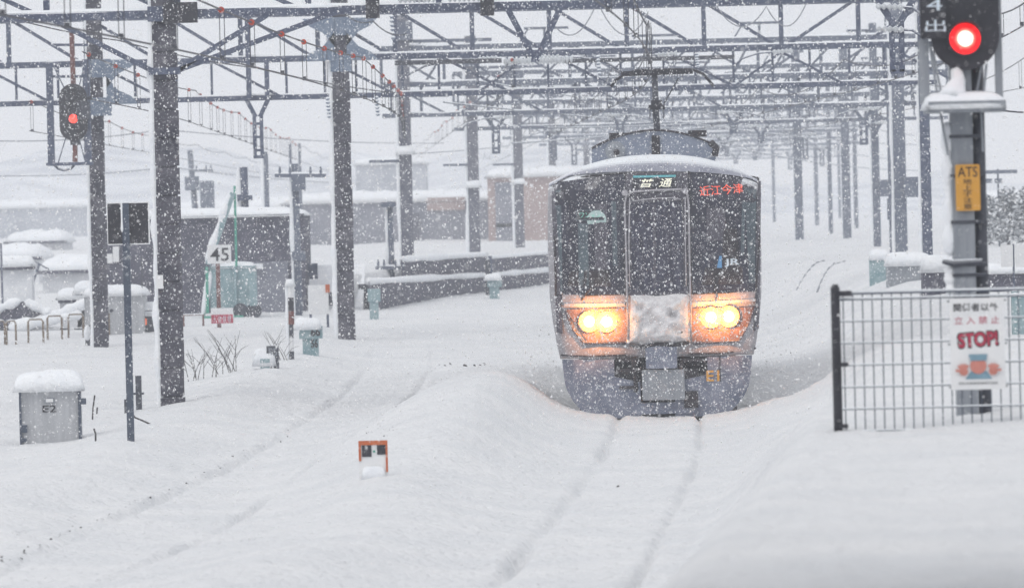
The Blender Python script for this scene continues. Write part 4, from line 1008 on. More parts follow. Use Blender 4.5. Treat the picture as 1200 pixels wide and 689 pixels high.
# sticks
for pts, lab in ((((108, 492), (109, 478), (111, 463)), 'thin bare stick leaning beside the grey cabinet'), (((113, 485), (114, 477)), 'tiny twig end right of the grey cabinet'), (((112, 517), (112, 508), (110, 502)), 'dry brown weed stalk at the foot of the grey cabinet'),
                 (((183, 496), (170, 494), (158, 489), (155, 484)), 'curved dead branch lying at the foot of the tall signboard post')):
    B = hit(*pts[0]); P = [W(px, py, B.y) for px, py in pts]; P[0].z -= 0.05
    tag(MB().tube(P, 0.012, 5).build('stick', 'twig'), lab, 'stick')
def shrub(px, py, n, h, spread, label, seed):
    r = random.Random(seed); B = hit(px, py); mb = MB()
    for k in range(n):
        x = B.x + r.uniform(-spread * 0.4, spread * 0.4); y = B.y + r.uniform(-0.3, 0.3); z = gz(x, y) - 0.05
        lean = r.uniform(-0.55, 0.35); hh = h * r.uniform(0.45, 1.0); P = [Vector((x, y, z))]
        for j in range(1, 6):
            t = j / 5; P.append(Vector((x + lean * hh * t * (0.7 + 0.5 * t), y + 0.1 * t, z + hh * t)))
        mb.tube(P, [0.008, 0.0075, 0.0065, 0.005, 0.004, 0.0025], 5)
        for b in range(2):
            q = P[r.choice((2, 3))]; d = r.choice((-1, 1)) * r.uniform(0.1, 0.3)
            mb.tube([q, q + Vector((d * 0.5, 0, 0.14)), q + Vector((d, 0.02, r.uniform(0.15, 0.35)))], [0.0045, 0.0035, 0.002], 4)
    return tag(mb.build('bare_shrub', 'twig'), label, 'shrub')
shrub(240, 443, 9, 0.72, 0.7, 'leafless shrub with arching twigs right of the nearest column', 3)
shrub(268, 437, 8, 0.80, 0.5, 'leafless shrub with upright twigs below the 45 sign', 5)
shrub(330, 422, 4, 0.6, 0.35, 'few bare twigs beside the small grey lineside box', 8)

# speed sign 45
B = hit(257, 384); Y = B.y; kx = sc(Y)
ss = thing('speed_sign', 'white speed sign reading 45 on a rusty red post', 'sign'); z1 = W(256, 288, Y).z
MB().box((B.x, Y, (B.z - 0.2 + z1 - 0.1) / 2), (0.085, 0.06, z1 - B.z + 0.1)).build('post', 'rust', ss)
p = W(257, 298, Y); b = MB().box((p.x, Y - 0.05, p.z), (28 / kx, 0.02, 22 / kx)).build('board', 'white', ss)
text_obj('lettering', '45', W(246.5, 298, Y).x, W(268.5, 298, Y).x, W(257, 306, Y).z, W(257, 290.5, Y).z, lambda x, z: Y - 0.066, 'ink', b, bold=0.01)
p = W(260.5, 372, Y); rb = MB().box((p.x, Y - 0.05, p.z + 0.04), (26 / kx, 0.02, 18 / kx)).build('lower_board', 'white', ss)
rp = MB().box((p.x, Y - 0.066, p.z - 0.03), (25.5 / kx, 0.012, 10 / kx)).build('red_panel', 'redink', rb)
text_obj('lettering', '入 信 禁 標', W(250, 374, Y).x, W(271, 374, Y).x, W(260, 378, Y).z, W(260, 370, Y).z, lambda x, z: Y - 0.076, 'jrwhite', rp)
# low red and green rail by it
B = hit(222, 382); mb = MB(); p, q = W(215, 369, B.y), W(238, 369, B.y); z0 = B.z - 0.1
mb.tube([(p.x, B.y, z0), (p.x, B.y, p.z), (q.x, B.y, p.z), (q.x, B.y, z0)], 0.03, 6); tag(mb.build('guard_rail', 'rust'), 'low rusty red hoop rail left of the teal tank', 'rail')
# teal tank with boom
B = hit(270, 379); Y = B.y + 3.0; kx = sc(Y)
tk = thing('teal_tank', 'faded teal tank truck body with a leaning snow-covered boom in front of the dark shed', 'machine')
x0, x1 = W(246, 340, Y).x, W(299, 340, Y).x; z0, z1 = gz(B.x, Y) - 0.1, W(270, 312, Y).z
MB().box(((x0 + x1) / 2, Y + 0.5, (z0 + z1) / 2 + 0.12), (x1 - x0, 1.0, z1 - z0 - 0.24)).build('body', 'teal', tk)
MB().cap(x0 - 0.02, x1 + 0.02, Y - 0.02, Y + 1.02, z1 - 0.02, 0.10, 12, 8, 3, 0.03).build('snow_cap', 'snow', tk, smooth=True)
for px in (243, 276): MB().box((W(px, 340, Y).x, Y - 0.05, (z0 + z1) / 2 + 0.1), (0.06, 0.08, z1 - z0 - 0.2)).build('corner_post', 'green' if px < 250 else 'teal', tk)
for px in (282, 298): MB().tube([(W(px, 364, Y).x, Y - 0.10, W(px, 364, Y).z), (W(px, 364, Y).x, Y + 0.1, W(px, 364, Y).z)], 0.17, 18).build('wheel', 'darkgrey', tk)
MB().box((W(297, 345, Y).x, Y, W(297, 345, Y).z), (0.16, 0.3, 0.5)).build('ladder_frame', 'teal', tk)
MB().box((W(262, 372, Y).x, Y - 0.1, W(262, 372, Y).z), (0.9, 0.2, 0.08)).build('step', 'green', tk)
a, b_ = W(244, 310, Y), W(273, 226, Y); bm = MB().bar(a, b_, 0.12, 0.14).build('boom', 'teal', tk)
s = MB(); noisy_strip(s, a + Vector((-0.04, -0.02, 0.05)), b_ + Vector((-0.04, -0.02, 0.04)), 0.085, 6, 16); s.build('snow_strip', 'snow', bm, smooth=True)
MB().tube([W(277, 312, Y), W(275, 218, Y)], 0.03, 6).build('green_mast', 'green', tk)
s = MB(); noisy_strip(s, W(238, 372, Y), W(246, 318, Y), 0.10, 8, 10); s.build('snow_slide', 'snow', tk, smooth=True)
# dark shed
Y = B.y + 7; z0 = gz(W(250, 375, Y).x, Y) - 0.3
sh = thing('flat_roofed_shed', 'long dark grey flat roofed shed with a snow edge behind the 45 sign', 'shed')
x0, x1, z1 = W(108, 300, Y).x, W(357, 300, Y).x, W(250, 253, Y).z
MB().box(((x0 + x1) / 2, Y + 2, (z0 + z1) / 2), (x1 - x0, 4, z1 - z0)).build('wall', 'wallgrey', sh)
MB().cap(x0 - 0.08, x1 + 0.08, Y - 0.1, Y + 4.1, z1, 0.16, 30, 10, 5, 0.05).build('roof_snow', 'snow', sh, smooth=True)
MB().box((W(315, 340, Y).x, Y - 0.02, W(315, 340, Y).z), (0.9, 0.06, 1.3)).build('door', 'wallpale', sh)
MB().box((W(303, 312, Y).x, Y - 0.1, W(303, 312, Y).z), (0.2, 0.2, 0.12)).build('wall_lamp', 'snow', sh)
MB().box((W(128, 303, Y).x, Y - 0.02, W(128, 303, Y).z), (0.16, 0.05, 0.22)).box((W(136, 298, Y).x, Y - 0.02, W(136, 298, Y).z), (0.14, 0.05, 0.36)).build('notice', 'white', sh)
# low annex right of it with snow roof
Y2 = Y + 1; an = thing('low_annexe', 'low annexe with a deep snow roof between the shed and the second column', 'shed')
x0, x1 = W(356, 350, Y2).x, W(400, 350, Y2).x; z1 = W(375, 312, Y2).z; z0 = gz(x0, Y2) - 0.2
MB().box(((x0 + x1) / 2, Y2 + 1.5, (z0 + z1) / 2 - 0.3), (x1 - x0, 3, z1 - z0 - 0.6)).build('wall', 'wallgrey', an)
vs = [(x0 - 0.05, Y2 - 0.1, z1 - 0.95), (x1 + 0.5, Y2 - 0.1, z1 - 0.95), (x1 + 0.5, Y2 + 2.5, z1), (x0 - 0.05, Y2 + 2.5, z1), (x0 - 0.05, Y2 - 0.1, z1 - 1.1), (x1 + 0.5, Y2 - 0.1, z1 - 1.1), (x1 + 0.5, Y2 + 2.5, z1 - 0.5), (x0 - 0.05, Y2 + 2.5, z1 - 0.5)]
MB().add(vs, [(0, 1, 2, 3), (5, 4, 7, 6), (0, 4, 5, 1), (1, 5, 6, 2), (2, 6, 7, 3), (3, 7, 4, 0)]).build('roof', 'snow', an)
MB().box((W(366, 318, Y2).x, Y2 + 0.4, W(366, 318, Y2).z), (0.22, 0.25, 0.36)).build('vent_box', 'steel', an)
nb_ = thing('notice_board', 'white notice board with an orange edge left of the second column', 'sign')
B2 = hit(375, 384); p = W(373, 351, B2.y)
MB().box((p.x, B2.y, p.z), (24 / sc(B2.y), 0.04, 34 / sc(B2.y))).build('board', 'white', nb_)
MB().box((W(384, 338, B2.y).x, B2.y - 0.03, W(384, 338, B2.y).z), (0.09, 0.03, 0.17)).build('orange_tab', 'orange', nb_)
for px in (364, 384): x = W(px, 370, B2.y).x; MB().box((x, B2.y + 0.03, (gz(x, B2.y) - 0.1 + p.z) / 2), (0.05, 0.05, p.z - gz(x, B2.y) + 0.1)).build('leg', 'steel', nb_)

# lineside pedestals
def pedestal(px, py, label, hpx, wpx, lines, seed, m='teal'):
    B = hit(px, py); Y = B.y; kx = sc(Y); o = thing('lineside_pedestal', label, 'pedestal', group='teal pedestals beside the tracks')
    z1 = W(px, py - hpx, Y).z; wd = wpx / kx; hz = (z1 - B.z)
    MB().box((B.x - wd * 0.02, Y, B.z + hz * 0.3 - 0.1), (wd * 0.68, wd * 0.6, hz * 0.6 + 0.2)).build('stand', m, o)
    MB().box((B.x, Y, B.z + hz * 0.78), (wd, wd * 0.8, hz * 0.42)).build('head', m, o)
    if seed >= 0: MB().cap(B.x - wd * 0.75, B.x + wd * 0.5, Y - wd * 0.6, Y + wd * 0.6, B.z + hz * 0.97, wd * 0.42, 12, 8, seed, wd * 0.12).build('snow_cap', 'snow', o, smooth=True)
    for k, t in enumerate(lines):
        zc = B.z + hz * (0.80 - 0.40 * k); yo = Y - wd * (0.4 if k == 0 else 0.3) - 0.004
        text_obj('lettering', t, B.x + wd * 0.0, B.x + wd * (0.42 if k == 0 else 0.30), zc - hz * 0.15, zc + hz * 0.15, lambda x, z, yo=yo: yo, 'ink', o, bold=0.04)
pedestal(365, 416, 'teal pedestal numbered 66 and 56 with a mound of snow on top', 34, 27, ('66', '56'), 2)
pedestal(439, 374, 'plain teal pedestal in the snow before the low fluted wall', 36, 15, (), -1)
pedestal(580, 350, 'small pale teal pedestal at the far end of the fluted wall', 24, 17, (), 6)
B = hit(318, 431); Y = B.y; kx = sc(Y); o = thing('lineside_box', 'small grey lineside box with dark face half sunk under snow', 'box'); z1 = W(318, 405, Y).z
MB().box((B.x + 0.03, Y, (B.z - 0.1 + z1) / 2), (0.20, 0.25, z1 - B.z + 0.1)).build('case', 'darkgrey', o)
MB().box((B.x - 0.1, Y - 0.05, B.z + 0.05), (0.16, 0.2, 0.22)).build('conduit_box', 'teal', o)
MB().cap(B.x - 0.32, B.x + 0.10, Y - 0.16, Y + 0.2, B.z + 0.17, 0.20, 12, 8, 7, 0.14).build('snow_cap', 'snow', o, smooth=True)
text_obj('lettering', '55', B.x - 0.04, B.x + 0.11, z1 - 0.17, z1 - 0.04, lambda x, z: Y - 0.129, 'midgrey', o, bold=0.02)
# marker post
B = hit(342, 421); Y = B.y; o = thing('marker_post', 'thin striped marker post capped with snow beside the numbered pedestal', 'post'); z1 = W(341, 333, Y).z
n_ = 6
for k in range(n_):
    za = B.z - 0.1 + (z1 - B.z + 0.1) * k / n_; zb_ = B.z - 0.1 + (z1 - B.z + 0.1) * (k + 1) / n_
    MB().tube([(B.x, Y, za), (B.x, Y, zb_)], 0.062 if k >= 3 else 0.045, 10).build('band', ('darkgrey', 'white', 'darkgrey', 'rust', 'black', 'white')[k], o)
s = MB(); s.cap(B.x - 0.1, B.x + 0.1, Y - 0.1, Y + 0.1, z1, 0.10, 6, 6, 2, 0.04); noisy_strip(s, (B.x - 0.06, Y - 0.02, B.z), (B.x - 0.06, Y - 0.02, z1), 0.03, 4, 14); s.build('snow_cap', 'snow', o, smooth=True)

# grey cabin with snow cap, further left
B = hit(135, 392); Y = B.y; kx = sc(Y); o = thing('grey_hut', 'pale grey hut with a rounded snow roof behind the tall signboard post', 'hut')
x0, x1, z1 = W(99, 365, Y).x, W(168, 365, Y).x, W(135, 345, Y).z
MB().box(((x0 + x1) / 2, Y + 0.7, (B.z - 0.2 + z1) / 2), (x1 - x0, 1.4, z1 - B.z + 0.2)).build('wall', 'palegrey', o)
MB().cap(x0 - 0.06, x1 + 0.08, Y - 0.1, Y + 1.5, z1, 0.17, 18, 10, 4, 0.04).build('roof_snow', 'snow', o, smooth=True)
MB().tube([(W(131, 364, Y).x, Y - 0.03, W(131, 364, Y).z), (W(131, 364, Y).x, Y + 0.01, W(131, 364, Y).z)], 0.04, 10).build('vent', 'darkgrey', o)
# small parked machine with an orange light next to it
B = hit(171, 389); Y = B.y; o = thing('snowed_in_machine', 'dark snowed-in machine with an orange light right of the grey hut', 'machine'); z1 = W(170, 364, Y).z
x0, x1 = W(160, 375, Y).x, W(184, 375, Y).x
MB().prism(rrect(x0, x1, B.z - 0.1, z1, 0.06), Y, Y + 0.7).build('body', 'darkgrey', o)
MB().cap(x0 - 0.15, x1 + 0.15, Y - 0.05, Y + 0.8, z1 - 0.02, 0.17, 12, 8, 5, 0.10).build('snow_cap', 'snow', o, smooth=True)
q = W(169.5, 377, Y); MB().prism(rrect(q.x - 0.045, q.x + 0.045, q.z - 0.07, q.z + 0.07, 0.02), Y - 0.02, Y + 0.01).build('tail_light', 'orangelamp', o)
q = W(166, 300, Y); MB().tube([(W(167, 366, Y)), q], 0.012, 5).build('whip_aerial', 'wire', o)
# hoop barriers
spots = [(-8, 6, 404), (8, 19, 404), (33.5, 51, 402), (56, 73, 398), (80.5, 98, 396), (109, 128, 393), (137, 156, 391), (160, 182, 388)]
names = ['cut by the left edge of the picture', 'next to the left edge', 'third from the left edge', 'left of the sagging snow canopy', 'under the right end of the snow canopy', 'in front of the left half of the hut', 'behind the tall signboard post', 'in front of the orange-lit machine']
for k, ((a, b, py), nm) in enumerate(zip(spots, names)):
    B = hit((a + b) / 2, py); Y = B.y; z1 = W((a + b) / 2, py - 28, Y).z; xa, xb = W(a, py, Y).x, W(b, py, Y).x
    r_ = 0.022
    P = [(xa, Y, gz(xa, Y) - 0.15), (xa, Y, z1 - 0.05), (xa + 0.03, Y, z1), (xb - 0.03, Y, z1), (xb, Y, z1 - 0.05), (xb, Y, gz(xb, Y) - 0.15)]
    o = MB().tube(P, r_, 7).build('hoop_barrier', 'brown', smooth=True); tag(o, 'brown hoop barrier ' + nm, 'barrier', 'brown hoop barriers in the snow')
    s = MB(); s.tube([(xa + 0.03, Y, z1 + 0.015), ((xa + xb) / 2, Y, z1 + 0.02), (xb - 0.03, Y, z1 + 0.015)], [0.01, 0.02, 0.01], 6); s.build('snow_cap', 'snow', o, smooth=True)
# short snow-plastered post between hoops
B = hit(103, 405); z1 = W(103, 381, B.y).z; o = thing('plastered_post', 'short post plastered white with snow among the brown hoops', 'post')
MB().box((B.x, B.y, (B.z - 0.1 + z1) / 2), (0.09, 0.08, z1 - B.z + 0.1)).build('shaft', 'darkgrey', o)
s = MB(); noisy_strip(s, (B.x, B.y - 0.04, B.z + 0.1), (B.x, B.y - 0.04, z1), 0.07, 5, 8); s.build('stuck_snow', 'snow', o, smooth=True)
# dark canopy buried in snow at far left
B = hit(25, 392); Y = B.y + 2.5
cn = thing('snowed_in_canopy', 'dark ridge roof sagging under snow at the left edge behind the brown hoops', 'canopy')
def cpt(px, py, dy=0): v = W(px, py, Y + dy); return (v.x, v.y, v.z)
poly = [cpt(*p) for p in ((-30, 392), (20, 380), (50, 366), (27, 353), (-30, 376))]
mb = MB(); mb.prism([(p[0], p[2]) for p in poly], Y, Y + 1.5); mb.build('roof', 'wallgrey', cn)
s = MB()
noisy_strip(s, cpt(-30, 372), cpt(24, 352), 0.13, 2, 14); noisy_strip(s, cpt(30, 353), cpt(62, 370), 0.12, 7, 14); noisy_strip(s, cpt(10, 384, -0.3), cpt(96, 368, -0.3), 0.14, 5, 18); noisy_strip(s, cpt(60, 372, -0.2), cpt(104, 354, -0.2), 0.16, 9, 14)
s.build('snow_load', 'snow', cn, smooth=True)
mb = MB()
for px in (7, 30, 75, 92): x, y, z = cpt(px, 384, -0.1); mb.box((x, y, z - 0.12), (0.16, 0.2, 0.22))
mb.build('prop', 'darkgrey', cn)
# retaining wall, two tiers, fluted
rw = thing('retaining_wall', 'low dark fluted retaining wall with snow ledges left of the train', 'wall')
def wseg(name, pxa, pxb, ba, bb, ta, tb, dyoff, m='wallgrey', flute=True):
    xa = (pxa - PX0) / 48.0; xb = (pxb - PX0) / 43.0
    ya, yb = float(wall_y(xa)) - 1 + dyoff, float(wall_y(xb)) - 1 + dyoff
    A0, A1, B0, B1 = W(pxa, ba, ya), W(pxa, ta, ya), W(pxb, bb, yb), W(pxb, tb, yb)
    A0.z -= 0.3; B0.z -= 0.3
    mb = MB(); n = 46 if flute else 1; d = Vector((0, 0.35, 0))
    vs = []; fs = []
    for k in range(n + 1):
        t = k / n; o = Vector((0, 0.16 if (k % 2 and flute) else 0, 0))
        vs += [A0.lerp(B0, t) + o, A1.lerp(B1, t) + o, A1.lerp(B1, t) + d, A0.lerp(B0, t) + d]
    for k in range(n):
        a = k * 4; b = a + 4
        fs += [(a, b, b + 1, a + 1), (a + 1, b + 1, b + 2, a + 2), (a + 3, a + 2, b + 2, b + 3)]
    fs += [(0, 1, 2, 3), (n * 4 + 3, n * 4 + 2, n * 4 + 1, n * 4)]
    o = mb.add(vs, fs).build(name, m, rw)
    s = MB(); P = [A1.lerp(B1, k / 14) + Vector((0, 0.15, 0.0)) for k in range(15)]
    s.tube(P, [0.075 + 0.05 * float(vn(k * 0.7, pxa)) for k in range(15)], 8); s.build('snow_cap', 'snow', o, smooth=True)
wseg('lower_face', 432, 572, 362, 350, 330, 322, 0); wseg('upper_face', 470, 570, 330, 324, 304, 298, 0.45)
wseg('lower_face', 577, 690, 346, 336, 322, 312, 0.2, 'wallgrey', True); wseg('upper_face', 572, 690, 326, 318, 302, 292, 0.6, 'wallgrey', False)
x, y, z = W(572, 330, 146.0); MB().box((x, y, z - 0.2), (0.14, 0.3, 1.5)).build('end_post', 'darkgrey', rw)
B = hit(425, 362); MB_ = MB().box((B.x, B.y, B.z + 0.2), (0.45, 0.3, 0.7)); tag(MB_.build('cable_cabinet', 'darkgrey'), 'dark cable cabinet at the left end of the fluted wall', 'cabinet')
# poles behind
def pole(label, px, py0, py1, Y, r, arms=(), m='steel_hazed', snow=True, name='utility_pole', boxes=(), lean=0):
    o = thing(name, label, 'pole', group='utility poles left of the train')
    X = W(px, py0, Y).x; z0 = gz(X, Y) - 0.3; z1 = W(px, py1, Y).z
    MB().tube([(X, Y, z0), (X + lean, Y, z1)], [r, r * 0.75], 10).build('shaft', m, o, smooth=True)
    for (a, b, py) in arms:
        p, q = W(a, py, Y - 0.1), W(b, py, Y - 0.1); ar = MB().bar(p, q, 0.08).build('cross_arm', m, o)
        s = MB(); s.tube([p + Vector((0, 0, 0.05)), q + Vector((0, 0, 0.05))], 0.035, 6); s.build('snow_cap', 'snow', ar)
        for t in (0.1, 0.3, 0.7, 0.9): c = p.lerp(q, t); MB().tube([c + Vector((0, 0, 0.04)), c + Vector((0, 0, 0.20))], [0.045, 0.02], 6).build('insulator', 'steel_hazed', ar)
    for (bx, by, bw, bh) in boxes:
        p = W(bx, by, Y - 0.15); MB().box(p, (bw, 0.25, bh)).build('pole_box', m, o)
    if snow:
        s = MB(); noisy_strip(s, (X - r, Y - 0.03, z0), (X - r + lean, Y - 0.03, z1), r * 0.6, px, 16); s.build('snow_strip', 'snow', o, smooth=True)
pole('pole with one wide cross arm right of the shed, snow on its left side', 350, 372, 192, 128, 0.10, ((322, 382, 206),), boxes=((350, 216, 0.3, 0.3), (350, 300, 0.3, 0.2)))
pole('short dark pole standing behind the shed roof', 288, 300, 196, 139, 0.13, (), 'steel', True, boxes=((283, 232, 0.2, 0.16), (292, 232, 0.15, 0.12)))
pole('tall pale pole between the shed and the cross-armed pole', 314, 300, 178, 165, 0.10, (), 'steel_hazed', True)
pole('faint leaning pole with a transformer at left behind the shed', 235, 290, 176, 205, 0.13, ((222, 250, 200),), 'steel_hazed', False, boxes=((243, 235, 0.5, 1.4), (225, 215, 0.5, 0.5)), lean=-0.3)
pole('twin thin pole left of the second column', 343, 300, 168, 190, 0.06, (), 'steel_hazed', False)
pole('thin pole of the pair close to the second column', 354, 300, 168, 190, 0.06, (), 'steel_hazed', False)
pole('short lamp pole with a snow ball top left of the fluted wall', 459, 330, 236, 138, 0.09, ((440, 474, 314),), 'steel_hazed', True, boxes=((455, 240, 0.35, 0.12),))
pole('slim grey pole in front of the far reddish building', 575, 340, 300, 150, 0.07, (), 'steel', False)
# distant buildings, left to centre
def block(label, px0, px1, pyt, Y, depth, m, roofsnow=0.3, name='warehouse', extra=()):
    o = thing(name, label, 'building'); x0, x1 = W(px0, 250, Y).x, W(px1, 250, Y).x; z1 = W((px0 + px1) / 2, pyt, Y).z
    z0 = gz((x0 + x1) / 2, Y) - 0.6
    MB().box(((x0 + x1) / 2, Y + depth / 2, (z0 + z1) / 2), (x1 - x0, depth, z1 - z0)).build('wall', m, o)
    MB().cap(x0 - 0.15, x1 + 0.15, Y - 0.15, Y + depth + 0.15, z1, roofsnow, 20, 8, px0, 0.05).build('roof_snow', 'snow', o, smooth=True)
    for (nm, a, b, t, bt, mm) in extra:
        p, q = W(a, t, Y), W(b, bt, Y); MB().box(((p.x + q.x) / 2, Y - 0.03, (p.z + q.z) / 2), (q.x - p.x, 0.12, abs(p.z - q.z))).build(nm, mm, o)
    return o
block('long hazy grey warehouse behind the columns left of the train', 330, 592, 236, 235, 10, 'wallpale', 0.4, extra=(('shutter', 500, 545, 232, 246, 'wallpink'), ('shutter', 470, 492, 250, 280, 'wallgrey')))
block('upper grey block rising behind the long hazy warehouse', 418, 500, 192, 300, 8, 'wallhazed', 0.3)
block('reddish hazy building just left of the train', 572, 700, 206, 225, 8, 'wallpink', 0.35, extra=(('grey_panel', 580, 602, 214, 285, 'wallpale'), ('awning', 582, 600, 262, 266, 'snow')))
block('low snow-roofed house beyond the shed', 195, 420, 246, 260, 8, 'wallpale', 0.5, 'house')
block('faint low terrace house at the far left', -60, 112, 244, 360, 10, 'wallhazed', 0.5, 'house')
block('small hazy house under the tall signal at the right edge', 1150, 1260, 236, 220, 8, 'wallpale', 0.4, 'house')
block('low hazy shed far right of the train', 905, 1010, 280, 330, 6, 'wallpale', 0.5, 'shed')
for a, b, t, Y, lab in ((-60, 44, 304, 185, 'snow-buried low house roof at the left edge, nearer of two'), (8, 74, 284, 240, 'snow-buried low house roof farther back near the left edge'), (48, 112, 318, 170, 'snow-buried roof just left of the far left concrete column')):
    o = block(lab, a, b, t, Y, 5, 'wallsnow', 0.45, 'house'); p, q = W(a, t, Y), W(b, t, Y)
    MB().box(((p.x + q.x) / 2, Y + 2, p.z - 0.03), (q.x - p.x + 0.25, 4.6, 0.10)).build('eave', 'wallgrey', o)
# snow heaps with dark undersides, left middle distance
for k, (pxa, pxb, py, lab) in enumerate(((-20, 38, 314, 'snow-laden shed roof cut by the left edge'), (88, 118, 345, 'small snow-topped hump left of the grey hut'), (68, 100, 352, 'low snow-covered bump behind the hoops'))):
    Y = 128 if k < 1 else 124
    a, b = W(pxa, py, Y), W(pxb, py, Y); o = thing('snowy_shed' if k < 1 else 'covered_heap', lab, 'shed' if k < 1 else 'heap')
    zg = gz(a.x, Y)
    MB().box(((a.x + b.x) / 2, Y + 0.4, a.z), (b.x - a.x, 0.8, 0.12)).build('deck', 'wallgrey', o)
    MB().cap(a.x - 0.06, b.x + 0.06, Y - 0.06, Y + 0.86, a.z + 0.05, 0.2, 12, 8, k, 0.05).build('snow_cap', 'snow', o, smooth=True)
    MB().box(((a.x + b.x) / 2, Y + 0.45, (zg - 0.2 + a.z - 0.06) / 2), (b.x - a.x - 0.06, 0.7, a.z - 0.06 - zg + 0.2)).build('drifted_side', 'wallsnow', o)
B = hit(27, 350); Y = 130; o = thing('tilted_aerial', 'slanting thin pole with crossed arms above the buried canopy', 'aerial')
a, b = W(26, 352, Y), W(46, 309, Y); MB().tube([a - Vector((0.1, 0, 0.6)), b], 0.03, 6).build('shaft', 'steel_hazed', o); MB().bar(W(36, 304, Y), W(58, 316, Y), 0.035).build('cross_arm', 'steel_hazed', o)
tag(MB().tube([(W(3, 345, 126).x, 126, gz(W(3, 345, 126).x, 126) - .2), W(1, 285, 126)], 0.025, 6).build('thin_pole', 'steel_hazed'), 'very thin pole at the left picture edge', 'pole')

# ---- right middle distance
def rblock(px, py, w_, h_, m, label, cat, name, snow=0.2, dy=0):
    B = hit(px, py, 70); Y = B.y + dy; k = sc(Y); o = thing(name, label, cat)
    x = B.x; wd = w_ / k; hh = h_ / k
    MB().box((x, Y + wd * 0.4, B.z - 0.2 + (hh + 0.2) / 2), (wd, wd * 0.8, hh + 0.2)).build('case', m, o)
    MB().cap(x - wd * 0.56, x + wd * 0.56, Y - wd * 0.08, Y + wd * 0.88, B.z + hh - 0.02, snow, 12, 8, px, 0.05).build('snow_cap', 'snow', o, smooth=True)
rblock(1031, 331, 22, 30, 'teal', 'pale teal cabinet at the left end of the snow-capped wall', 'cabinet', 'lineside_cabinet', 0.14)
rblock(1066, 330, 50, 22, 'midgrey', 'low pale wall under a thick snow cap right of the teal cabinet', 'wall', 'low_wall', 0.22)
rblock(1102, 345, 40, 30, 'wallgrey', 'dark low block under snow left of the signal mast', 'hut', 'dark_hut', 0.24)
rblock(1196, 392, 18, 50, 'teal', 'teal cabinet behind the mesh fence at the right edge', 'cabinet', 'lineside_cabinet', 0.05)
rblock(1185, 345, 70, 26, 'wallgrey', 'dark low shed behind the twin white boards at right', 'shed', 'low_shed', 0.12, 2)
B = hit(1180, 352, 60); tb = thing('twin_board', 'pair of blank white boards on thin posts at the right edge', 'sign'); Y = B.y
for a, b in ((1173, 1187), (1190, 1206)):
    p = W((a + b) / 2, 300, Y); MB().box(p, ((b - a) / sc(Y), 0.03, 26 / sc(Y))).build('board', 'white', tb)
for px in (1188.5,): x = W(px, 330, Y).x; MB().tube([(x, Y + 0.04, gz(x, Y) - 0.2), (x, Y + 0.04, W(px, 286, Y).z)], 0.02, 6).build('post', 'steel', tb)
def bush(px, py, Y, r, h, label, seed):
    q = random.Random(seed); c = W(px, py, Y); c.z = gz(c.x, Y); o = thing('evergreen_bush', label, 'bush', group='dark bushes behind the signal')
    MB().tube([(c.x, Y, c.z - 0.2), (c.x, Y, c.z + h * 0.5)], [0.06, 0.03], 6).build('stem', 'twig', o)
    mb = MB(); sm = MB()
    for k in range(1300):
        t = q.random() ** 0.8; ang = q.uniform(0, 6.283); rr = r * math.sqrt(q.random()) * (1.05 - t * 0.75) * (0.75 + 0.5 * q.random())
        p = Vector((c.x + rr * math.cos(ang), Y + rr * math.sin(ang), c.z + 0.1 + h * t * (0.85 + 0.3 * q.random())))
        d = Vector((q.uniform(-1, 1), q.uniform(-1, 1), q.uniform(-0.3, 0.6))).normalized() * 0.09; e = d.cross(Vector((q.uniform(-1, 1), q.uniform(-1, 1), 1))).normalized() * 0.035
        (sm if q.random() < 0.13 else mb).add([p - d, p + e, p + d, p - e], [(0, 1, 2, 3)])
    nd = len(mb.f); mb.add(sm.v, sm.f); fo = mb.build('foliage', 'leafdark', o); fo.data.materials.append(M['snow'])
    for k, p in enumerate(fo.data.polygons):
        if k >= nd: p.material_index = 1
bush(1182, 290, 160, 0.65, 1.4, 'larger dark evergreen bush flecked with snow beyond the twin boards', 1)
bush(1160, 300, 165, 0.5, 1.2, 'smaller dark bush just right of the signal mast', 2)
bush(1205, 296, 158, 0.6, 1.4, 'dark bush cut by the right picture edge', 4)
bush(8, 292, 140, 0.4, 0.9, 'snowy dark bush behind the shed roof at the left edge', 5)
# far sign gantry at right
o = thing('route_board', 'dark slatted route board on a far pole right of the signal', 'sign'); Y = 160
p, q = W(1152, 202, Y), W(1192, 202, Y); MB().box(((p.x + q.x) / 2, Y, p.z), (q.x - p.x, 0.08, 0.10)).build('board', 'steel_hazed', o)
for px in (1158, 1170): p = W(px, 212, Y); MB().box(p, (0.2, 0.2, 0.12)).build('lamp_box', 'steel_hazed', o)
x = W(1172, 300, Y).x; MB().tube([(x, Y + 0.1, gz(x, Y) - 0.2), (x, Y + 0.1, W(1172, 198, Y).z)], 0.03, 6).build('pole', 'steel_hazed', o)
# second track's rails showing through the snow on the right
for px0, py0, px1, py1, lab in ((934, 340, 966, 306, 'left rail of the side track showing through snow right of the train'), (958, 342, 990, 306, 'right rail of the side track showing through snow right of the train')):
    A, Bq = hit(px0, py0, 70), hit(px1, py1, 70); P = []
    for k in range(25):
        t = k / 24; x = A.x + (Bq.x - A.x) * t - 0.06 * math.sin(math.pi * t); y = A.y + (Bq.y - A.y) * t; P.append((x, y, gz(x, y) - 0.012 + 0.018 * math.sin(k * 1.7)))
    tag(MB().tube(P, 0.026, 6).build('track_rail', 'wire_pale'), lab, 'rail', 'rails of the side track')
